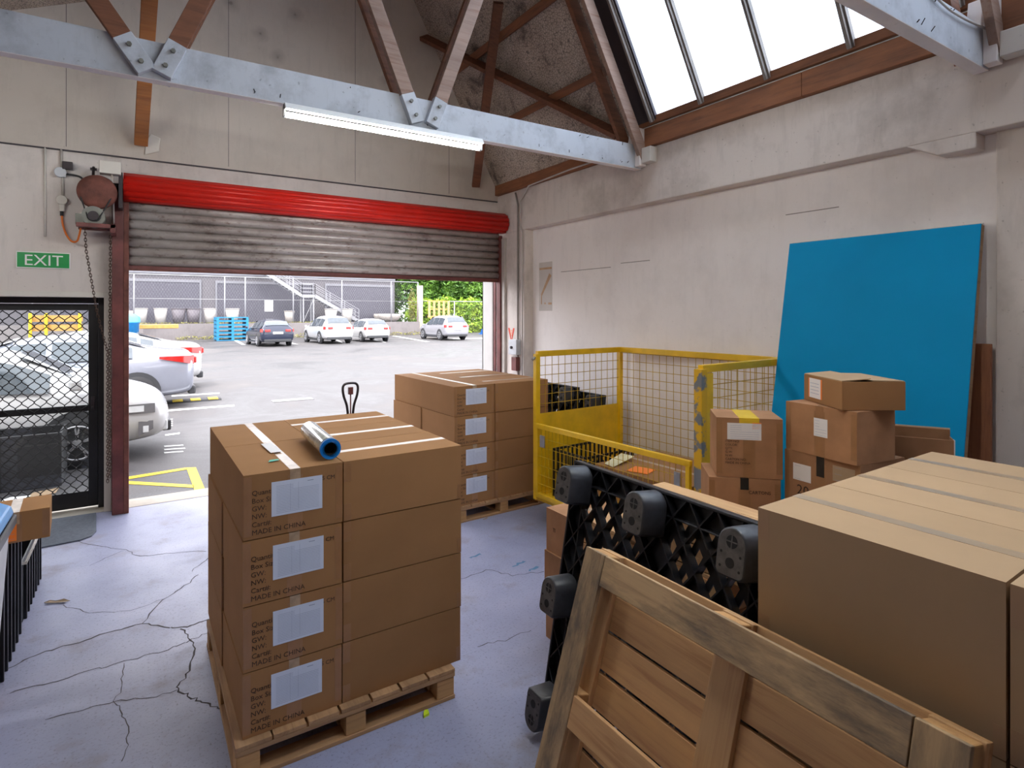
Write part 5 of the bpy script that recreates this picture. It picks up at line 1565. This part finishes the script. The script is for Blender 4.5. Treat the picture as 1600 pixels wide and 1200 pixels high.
    for s_ in (-1, 1):
        lampat(xr + .02, xr + (.62 if kind == 'sedan' else .22), zl - .17, zl + .0, s_, 'lamp_red', 'tail_lamp', .014, .75 if kind == 'sedan' else 0)
        y0 = st[1][4]
        MB().bx(xr - .035, xr + .06, s_ * y0 * .62 - .14, s_ * y0 * .62 + .14, zl - .16, zl - .03).build('tail_lamp', MT['lamp_red'], t, 0.02)
        xf = st[-1][0]
        zf = st[-3][2]
        if not sidelamps:
            MB().bx(xf - .30, xf - .055, s_ * .66 - .10, s_ * .66 + .11, zf - .22, zf - .09).build('head_lamp', MT['lamp_clear'], t, 0.03)
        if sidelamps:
            lampat(xf - .66, xf - .18, .60, .72, s_, 'lamp_dark', 'head_lamp', .008, .0)
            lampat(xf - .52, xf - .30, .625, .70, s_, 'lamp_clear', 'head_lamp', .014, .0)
            lampat(xf - .36, xf - .20, .32, .50, s_, 'lamp_dark', 'bumper_vent', .006, .4)
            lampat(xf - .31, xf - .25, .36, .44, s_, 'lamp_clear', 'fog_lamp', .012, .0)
        MB().bx(.95, 1.08, s_ * (hwm + .02), s_ * (hwm + .17), .95, 1.08).build('door_mirror', MT[paint], t, 0.03)
    if plate:
        MB().bx(xr - .035, xr + .01, -.26, .26, .70, .82).build('number_plate', MT['white'], t, 0.004)
    MB().bx(xr - .015, xr + .12, -hwm * .80, hwm * .80, .26, .42).build('rear_skirt', MT['car_trim'], t, 0.03)
    xf = st[-1][0]
    MB().bx(xf - .14, xf + .012, -.50, .50, .30, .44).build('front_grille', MT['car_trim'], t, 0.02)
    for s_ in (-1, 1):
        MB().bx(xf - .16, xf - .035, s_ * .62 - .07, s_ * .62 + .07, .34, .48).build('fog_lamp', MT['lamp_clear'], t, 0.02)
    for s_ in (-1, 1):
        MB().bx(-1.0, 1.0, s_ * (hwm * .955) - .02, s_ * (hwm * .955) + .02, .19, .27).build('side_skirt', MT['car_trim' if trim else paint], t, 0.01)
    return t
N_ = PI / 2          # pointing away from the building
car('wagon', 'station_wagon', 'dark navy station wagon parked furthest left of the far row', 6.35, 36.1, N_ + R(2), 'paint_navy')
car('suv', 'suv', 'white compact SUV parked between the navy wagon and white hatchback', 9.95, 36.9, N_ + R(3), 'paint_white', trim=True)
car('hatch', 'hatchback', 'small white hatchback parked right of the two left cars in the far row', 12.75, 37.6, N_ + R(1), 'paint_white')
car('suv', 'suv', 'pale silver SUV parked alone before the green hedge', 18.0, 37.0, N_ + R(0), 'paint_pearl', trim=True)
car('sedan', 'sedan', 'silver sedan with red wedge tail lamp just beyond the doorway at left', -1.46, 13.9, PI + R(1), 'paint_silver')
car('sedan', 'sedan', 'white sedan parked directly behind the silver sedan', -1.08, 17.0, PI + R(2), 'paint_white')
car('hatch', 'hatchback', 'white car whose nose shows beside the red door post', -1.64, 9.55, R(0), 'paint_white', plate=False, sidelamps=True)
car('suv', 'suv', 'white vehicle seen through the upper part of the grille door', -6.4, 20.6, PI, 'paint_white')

# ---- retaining wall, building, fence
WY = 46.0
struct(MB().bx(-30, 20.2, WY, WY + 0.35, GZ, 1.08).build('retaining_wall', MT['retaining']), 'stained concrete retaining wall')
struct(MB().bx(-30, 20.2, WY + 0.35, 66, GZ, 1.02).build('upper_yard', MT['asphalt']), 'raised yard behind the retaining wall')
t = thing('warehouse', 'long grey warehouse with roller shutters beyond the car park', 'building', (0, 50, 1.02))
MB().bx(-30, 19.5, 0, 6, 0, 9).build('wall', MT['cladding'], t)
def shutter(x0, x1, z1):
    sh = MB()
    k = 0
    z = 0.0
    while z < z1:
        sh.bx(x0, x1, -0.06, -0.02, z, z + 0.085); z += 0.10
    sh.bx(x0, x1, -0.02, -0.0, 0, z1)
    o = sh.build('roller_shutter', MT['shutter'], t)
    MB().bx(x0 - 0.12, x0, -0.10, 0, 0, z1 + .2).bx(x1, x1 + 0.12, -0.10, 0, 0, z1 + .2).bx(x0, x1, -0.10, 0, z1, z1 + .2).build('shutter_frame', MT['out_frame'], o)
for (xa, xb) in ((-4.5, 3.9), (5.1, 12.2), (13.4, 19.2)):
    shutter(xa, xb, 3.1)
MB().bx(-30, 19.5, -0.15, 0, 3.7, 3.9).build('fascia', MT['out_frame'], t)
t = thing('yard_fence', 'tall white post-and-rail fence in front of the warehouse', 'fence', (0, WY + 0.15, 1.08))
for x in (-5.5, -0.25, 5.2, 6.55, 9.9, 13.6, 17.7, 20.1):
    MB().cyl((x, 0, 0), (x, 0, 3.35), 0.045, 8).build('post', MT['out_grey'], t)
MB().cyl((-6, 0, 3.35), (20.1, 0, 3.35), 0.035, 8).build('top_rail', MT['out_grey'], t)
MB().cyl((-6, 0, 1.72), (20.1, 0, 1.72), 0.012, 6).build('mid_wire', MT['galv'], t)
b = MB()
for k in range(0, 140):
    x = -5.0 + k * 0.18
    for s_ in (1, -1):
        x1 = x + s_ * 3.2 * 0.6
        xa = min(max(x1, -6), 20.1)
        b.bar((x, 0, 0.05), (xa, 0, 0.05 + 3.25 * (xa - x) / (x1 - x)), 0.003, 0.003)
b.build('chain_mesh', MT['galv'], t)
# external stairs
t = thing('external_stairs', 'white steel stairs descending in front of the warehouse shutters', 'stairs', (0, 48.6, 1.02))
A, B_, C_, D_ = (7.2, 4.6), (11.0, 2.15), (12.0, 2.15), (15.6, 0.1)
for dy in (-0.5, 0.5):
    for p, q_ in ((A, B_), (B_, C_), (C_, D_)):
        MB().bar((p[0], dy, p[1]), (q_[0], dy, q_[1]), 0.06, 0.24).build('stringer', MT['out_grey'], t)
        for hz in (0.35, 0.65, 1.0):
            MB().bar((p[0], dy, p[1] + hz), (q_[0], dy, q_[1] + hz), 0.035, 0.035).build('handrail', MT['out_grey'], t)
        n_ = max(1, int((q_[0] - p[0]) / 0.9))
        for k in range(n_ + 1):
            x = p[0] + (q_[0] - p[0]) * k / n_; z = p[1] + (q_[1] - p[1]) * k / n_
            MB().bar((x, dy, z), (x, dy, z + 1.0), 0.04, 0.04).build('baluster', MT['out_grey'], t)
for p, q_ in ((A, B_), (C_, D_)):
    n_ = 14
    for k in range(n_):
        x = p[0] + (q_[0] - p[0]) * (k + .5) / n_; z = p[1] + (q_[1] - p[1]) * (k + .5) / n_
        MB().bx(x - .14, x + .14, -0.47, 0.47, z - .02, z + .02).build('tread', MT['out_frame'], t)
MB().bx(B_[0], C_[0], -0.47, 0.47, 2.1, 2.15).build('landing', MT['out_frame'], t)
for x in (11.1, 11.9):
    for dy in (-.45, .45):
        MB().bar((x, dy, 0), (x, dy, 2.1), 0.09, 0.09).build('support_leg', MT['out_grey'], t)
MB().bar((11.1, -.45, .1), (11.9, -.45, 1.9), 0.03, 0.03).build('cross_brace', MT['galv'], t)
# sign on the fence
t = thing('yard_sign', 'small white sign with red and grey print on the yard fence', 'sign', (8.15, WY + 0.08, 1.95))
MB().bx(-0.29, 0.29, 0, 0.02, 0, 0.80).build('sign_board', MT['white'], t)
b = MB()
for k, (w_, z_) in enumerate(((.22, .70), (.20, .64), (.24, .50))):
    b.bx(-w_, w_, -0.004, 0.0, z_, z_ + .035)
b.m(1)
for z_ in (.40, .34, .28): b.bx(-.20, .20, -0.004, 0.0, z_, z_ + .018)
b.build('sign_print', [MT['gunmetal'], MT['lamp_red']], t)

# planters on the wall
def planter(x, y, r0, r1, h, m, label, group=None, z=1.08):
    t = thing('planter', label, 'planter', (x, y, z), 0, group)
    MB().lathe([(0, 0), (r0, 0), (r1, h), (r1 - 0.05, h), (r0 - 0.03, 0.1), (0, 0.1)], 20).build('pot', MT[m], t)
    MB().lathe([(r1 - 0.005, h - 0.04), (r1 + 0.02, h - 0.04), (r1 + 0.02, h + 0.01), (r1 - 0.04, h + 0.01)], 20).build('lip', MT[m], t)
    return t
PG = 'planters on the retaining wall'
for (px_, wpx, m_, lb) in ((220, 22, 'planter_w', 'white tapered planter second from the left, behind the fence post'), (251, 22, 'planter_w', 'white tapered planter standing left of the two dark ones'),
                     (279, 24, 'planter_g', 'dark grey planter, left one of the dark pair'), (302, 24, 'planter_g', 'dark grey planter, right one of the dark pair'),
                     (328, 21, 'planter_w', 'white tapered planter above the blue pallets'), (363, 24, 'planter_w', 'squat white planter right of the blue pallets'),
                     (452, 18, 'planter_s', 'stone-coloured planter behind the navy wagon'), (517, 23, 'planter_w', 'white tapered planter behind the white SUV'), (542, 21, 'planter_w', 'white tapered planter behind the white hatchback')):
    l = (px_ - 800) / F_PX; s_, c_ = math.sin(PSI), math.cos(PSI)
    yy = WY + 1.2; tt = yy / (c_ - l * s_); X = (s_ + l * c_) * tt
    rr_ = wpx / 2 / F_PX * (X * s_ + yy * c_) * 0.85
    planter(X, yy, rr_ * .68, rr_, 1.12 if m_ != 'planter_s' else .95, m_, lb, PG, z=1.03)
for (px_, wpx, h_, lb) in ((203, 36, .95, 'wide pale stone bowl at the left end of the planters'), (596, 24, .70, 'stone bowl planter at the right, left of the wide one'), (608, 36, .72, 'wide stone bowl planter at the right end of the wall')):
    l = (px_ - 800) / F_PX; yy = WY + {203: 2.5, 596: 3.2, 608: 1.2}[px_]; tt = yy / (c_ - l * s_); X = (s_ + l * c_) * tt
    rr_ = wpx / 2 / F_PX * (X * s_ + yy * c_)
    t = thing('bowl_planter', lb, 'planter', (X, yy, 1.03), 0, PG)
    MB().lathe([(0, 0), (rr_ * .35, 0), (rr_ * .8, h_ * .25), (rr_, h_ * .65), (rr_ * .98, h_), (rr_ * .9, h_), (rr_ * .9, h_ * .6), (0, h_ * .3)], 24).build('bowl', MT['planter_s'], t)

# blue pallets stack
for k in range(6):
    t = thing('timber_pallet', '%s blue painted pallet in the stack against the retaining wall' % ('lowest', 'second lowest', 'third lowest', 'third from top', 'second from top', 'topmost')[k], 'pallet', (4.35, 42.9, GZ + k * 0.262), R(1), 'stacked blue pallets')
    MB().bx(0, 1.95, 0, 1.5, 0.20, 0.255).build('deck', MT['pallet_blue'], t)
    for x in (0, 0.90, 1.80):
        MB().bx(x, x + 0.15, 0, 1.5, 0.05, 0.20).build('block_row', MT['pallet_blue'], t)
    MB().bx(0, 1.95, 0, 0.15, 0.0, 0.05).build('base_board', MT['pallet_blue'], t)
    MB().bx(0, 1.95, 1.35, 1.5, 0.0, 0.05).build('base_board', MT['pallet_blue'], t)
# blue drum-lidded bin and orange timber behind the sedans
t = thing('blue_bin', 'blue rounded bin behind the white sedan roof', 'bin', (-0.62, 39.5, GZ))
MB().lathe([(0, 0), (.62, 0), (.66, 1.25), (.70, 1.27), (.70, 1.33)], 24).build('bin_body', MT['bin_blue'], t)
MB().lathe([(.72, 1.33), (.70, 1.62), (.5, 1.78), (0, 1.84)], 24).build('bin_lid', plain('cyan_lid', (.10, .45, .70), .4), t)
t = thing('timber_bundle', 'bundle of orange timber lying by the blue bin', 'timber', (0.15, 40.6, GZ))
MB().bx(0.1, 1.7, 0, 1.0, 0, 0.92).build('lower_bearers', MT['retaining'], t)
MB().bx(-0.1, 1.9, -0.02, 1.02, 0.92, 1.15).build('top_boards', MT['timber_orange'], t, 0.02)
# upright pallets before the hedge
for (x, z, lb) in ((20.9, 0.0, 'pale timber pallet leaning on the fence, lower one'), (20.75, 1.46, 'pale timber pallet leaning on the fence above the parked SUV')):
    t = thing('timber_pallet', lb, 'pallet', (x + 0.0, 45.3 + z * 0.12, GZ + z), R(-4), 'pallets by the far fence')
    for k in range(5):
        MB().bx(k * 0.44, k * 0.44 + 0.20, 0, 0.03, 0, 1.42).build('deck_board', MT['pine_pale_x'], t)
    for zz in (0.0, 0.65, 1.32):
        MB().bx(0, 1.96, 0.03, 0.16, zz, zz + 0.12).build('bearer', MT['timber_orange'], t)

# chain link fence at the right
t = thing('chain_link_fence', 'galvanised chain-link fence below the green vines', 'fence', (20.4, 47.0, GZ))
for x in (0.0, 3.6, 7.2, 10.8):
    MB().cyl((x, 0, 0), (x, 0, 2.9), 0.05, 8).build('post', MT['galv'], t)
MB().cyl((0, 0, 2.88), (12, 0, 2.88), 0.03, 8).build('top_rail', MT['galv'], t)
b = MB()
for k in range(0, 70):
    for s_ in (1, -1):
        x = k * 0.18; x1 = min(max(x + s_ * 1.7, 0), 12)
        if abs(x1 - x) > 0.05:
            b.bar((x, 0, 0.05), (x1, 0, 0.05 + 2.8 * abs(x1 - x) / 1.7), 0.003, 0.003)
b.build('chain_mesh', MT['galv'], t)

# foliage
def foliage(name, label, cat, blobs, nleaf, size, m, trunk=None, seed=1, kind=None, group=None, stems=None):
    r_ = random.Random(seed)
    b = MB()
    tot = sum(bl[3] * bl[4] * bl[5] for bl in blobs) ** 1.0
    for bl in blobs:
        cx, cy_, cz_, rx, ry, rz_ = bl
        nn_ = int(nleaf * (rx * ry * rz_) / tot)
        for _ in range(nn_):
            while True:
                v = Vector((r_.uniform(-1, 1), r_.uniform(-1, 1), r_.uniform(-1, 1)))
                if 0.35 < v.length < 1: break
            v = v.normalized() * (v.length ** 0.4) * (1 + 0.10 * math.sin(v.x * 9 + seed) + 0.10 * math.sin(v.z * 8))
            c0 = Vector((cx + v.x * rx, cy_ + v.y * ry, cz_ + v.z * rz_))
            a = Vector((r_.gauss(0, 1), r_.gauss(0, 1), r_.gauss(0, .7))).normalized()
            u = a.cross(Vector((r_.gauss(0, 1), r_.gauss(0, 1), r_.gauss(0, 1)))).normalized()
            s_ = size * r_.uniform(.6, 1.3)
            b._faces([c0 - a * s_, c0 - u * s_ * .45, c0 + a * s_, c0 + u * s_ * .45], [(0, 1, 2, 3)])
    if trunk:
        t = thing(name, label, cat, trunk[0], group=group)
        o = b.build('crown', MT[m]); o.parent = t; o.location = -Vector(trunk[0])
        MB().tube([(0, 0, 0), (0.1, 0, trunk[2] * .5), (0, 0.05, trunk[2])], [trunk[1], trunk[1] * .8, trunk[1] * .5], 8).build('trunk', MT['bark'], t)
        return t
    o = b.build(name, MT[m])
    return tag(o, label, cat, group, kind)
tr = [(19.2, 58.5, 'dark green tree rising behind the warehouse corner'), (22.6, 53.0, 'dark green tree at the left of the hedge, beside the warehouse corner'), (26.0, 54.0, 'dark green tree in the middle behind the vine-covered fence'), (30.0, 53.5, 'dark green tree towards the right behind the vine-covered fence'), (34.5, 54.5, 'dark green tree at the right, partly behind the door jamb')]
for i, (x, y, lb) in enumerate(tr):
    foliage('tree', lb, 'tree', [(x, y, 6.0, 2.9, 2.2, 3.3), (x - 0.8, y - 1.2, 2.9, 2.2, 1.6, 2.6), (x + 1.4, y - 1.3, 4.2, 2.2, 1.5, 2.2)], 7500, 0.24, 'leaf_dark', ((x, y, GZ), 0.25, 3.6), seed=10 + i, group='trees beyond the fence')
for i, (x, lb) in enumerate(((22.3, 'lime green vine mass behind the leaning pallets'), (25.0, 'lime green vine mass in the middle of the fence'), (27.8, 'lime green vine mass by the fence post near the jamb'), (31.0, 'lime green vine mass at the right end of the fence'))):
    foliage('climbing_vine', lb, 'vine', [(x, 49.0, 1.3, 1.9, 1.0, 1.7), (x - .9, 48.8, 2.5, 1.0, .7, .8), (x + .9, 48.7, 2.3, 1.1, .7, .8), (x, 48.2, .5, 1.9, .7, .7)], 4200, 0.17, 'leaf_lime', seed=40 + i, group='vines on the far fence', trunk=((x, 49.2, GZ), .06, 1.6))
foliage('weeds', 'yellow-green weeds along the foot of the retaining wall', 'weeds', [(k * 1.5 - 3, 45.7, GZ + .08, .8, .25, .2) for k in range(16)], 3000, 0.06, 'leaf_dry', seed=70, kind='stuff')
foliage('wall_moss', 'dry moss and weeds on top of the retaining wall', 'moss', [(k * 1.2 - 2, 46.2, 1.08, .7, .15, .10) for k in range(14)], 2200, 0.05, 'leaf_dry', seed=71, kind='stuff')
foliage('wall_creeper', 'sparse creeper at the right end of the warehouse fence', 'creeper', [(19.75, 46.62, 2.6, .3, .2, 1.3), (19.8, 46.62, 1.7, .25, .2, .5)], 700, 0.09, 'leaf_dry', seed=72)
t = thing('rendered_pillar', 'pale orange rendered pillar at the end of the warehouse fence', 'pillar', (20.45, 46.6, GZ))
MB().bx(-0.18, 0.22, -0.2, 0.2, 0, 4.2).build('shaft', plain('peach_render', (0.62, 0.48, 0.36), 0.8), t)
b = MB()
rt = random.Random(4)
P_ = []
for i in range(6):
    for j in range(5):
        P_.append((i * .22 + rt.uniform(-.05, .05), j * .22 + rt.uniform(-.05, .05), max(0.02, (.55 - abs(i - 2.5) * .17 + rt.uniform(-.1, .15)) * (1.0 if 0 < j < 4 else .2)) if 0 < i < 5 else 0.0))
bv = [b.bm.verts.new(v) for v in P_]
for i in range(5):
    for j in range(4):
        b.bm.faces.new((bv[i * 5 + j], bv[(i + 1) * 5 + j], bv[(i + 1) * 5 + j + 1], bv[i * 5 + j + 1]))
tag(b.build('tarp_heap', MT['tarp'], M=TR((24.9, 43.0, GZ)) @ Matrix.Scale(1.5, 4)), 'crumpled blue tarp heap near the right door jamb', 'tarp')
# things just outside the grille door
t = thing('steel_skip', 'low dark open tub with number plate outside the grille door', 'tub', (-2.55, 7.95, GZ))
b = MB(); e = .03
b.bx(0, 1.85, 0, e, 0, .58).bx(0, 1.85, .6 - e, .6, 0, .58).bx(0, e, e, .6 - e, 0, .58).bx(1.85 - e, 1.85, e, .6 - e, 0, .58).bx(e, 1.85 - e, e, .6 - e, 0, .05)
b.build('tub_wall', MT['cord_black'], t, 0.01)
MB().bx(1.0, 1.30, -.012, 0, .22, .36).build('number_plate', MT['paper_w'], t)
MB().tube([(0.25, -.02, .35), (.6, -.03, .52)], .012, 6).build('rod', MT['tape_pale'], t)
tag(MB().bx(0, .38, 0, .01, 0, .26).build('paper_sheet', MT['paper'], M=TR((-1.62, 7.68, GZ)) @ Matrix.Rotation(R(-8), 4, 'X')), 'pale square card leaning on the dark tub outside the grille door', 'card')
rt = random.Random(9)
for i in range(9):
    tag(MB().prism([(0, 0, 0), (.24, .03, .02), (.26, .18, .03), (.05, .20, .01)], (0, 0, .003)).build('plastic_bag', MT[('paper_w', 'white', 'tape_pale')[i % 3]], M=TR((-1.75 + (i % 5) * .27, 7.18 + (i // 5) * .22, GZ + .004 + .004 * i)) @ Rz(rt.uniform(-.6, .6)), fix=True),
        'crumpled pale plastic sheet on the ground outside the grille door', 'plastic sheet', 'sheets outside the grille door')
t = thing('pallet_rack', 'orange timber rack seen through the top of the grille door', 'rack', (-3.7, 30, GZ))
for x in (0, .5, 1.6):
    MB().bx(x, x + .10, 0, .14, 0, 1.85).build('upright', MT['line_yellow'], t)
for z_ in (.6, 1.12, 1.5):
    MB().bx(0.0, 1.7, 0.15, .9, z_, z_ + .26).build('shelf_load', MT['timber_orange'], t)
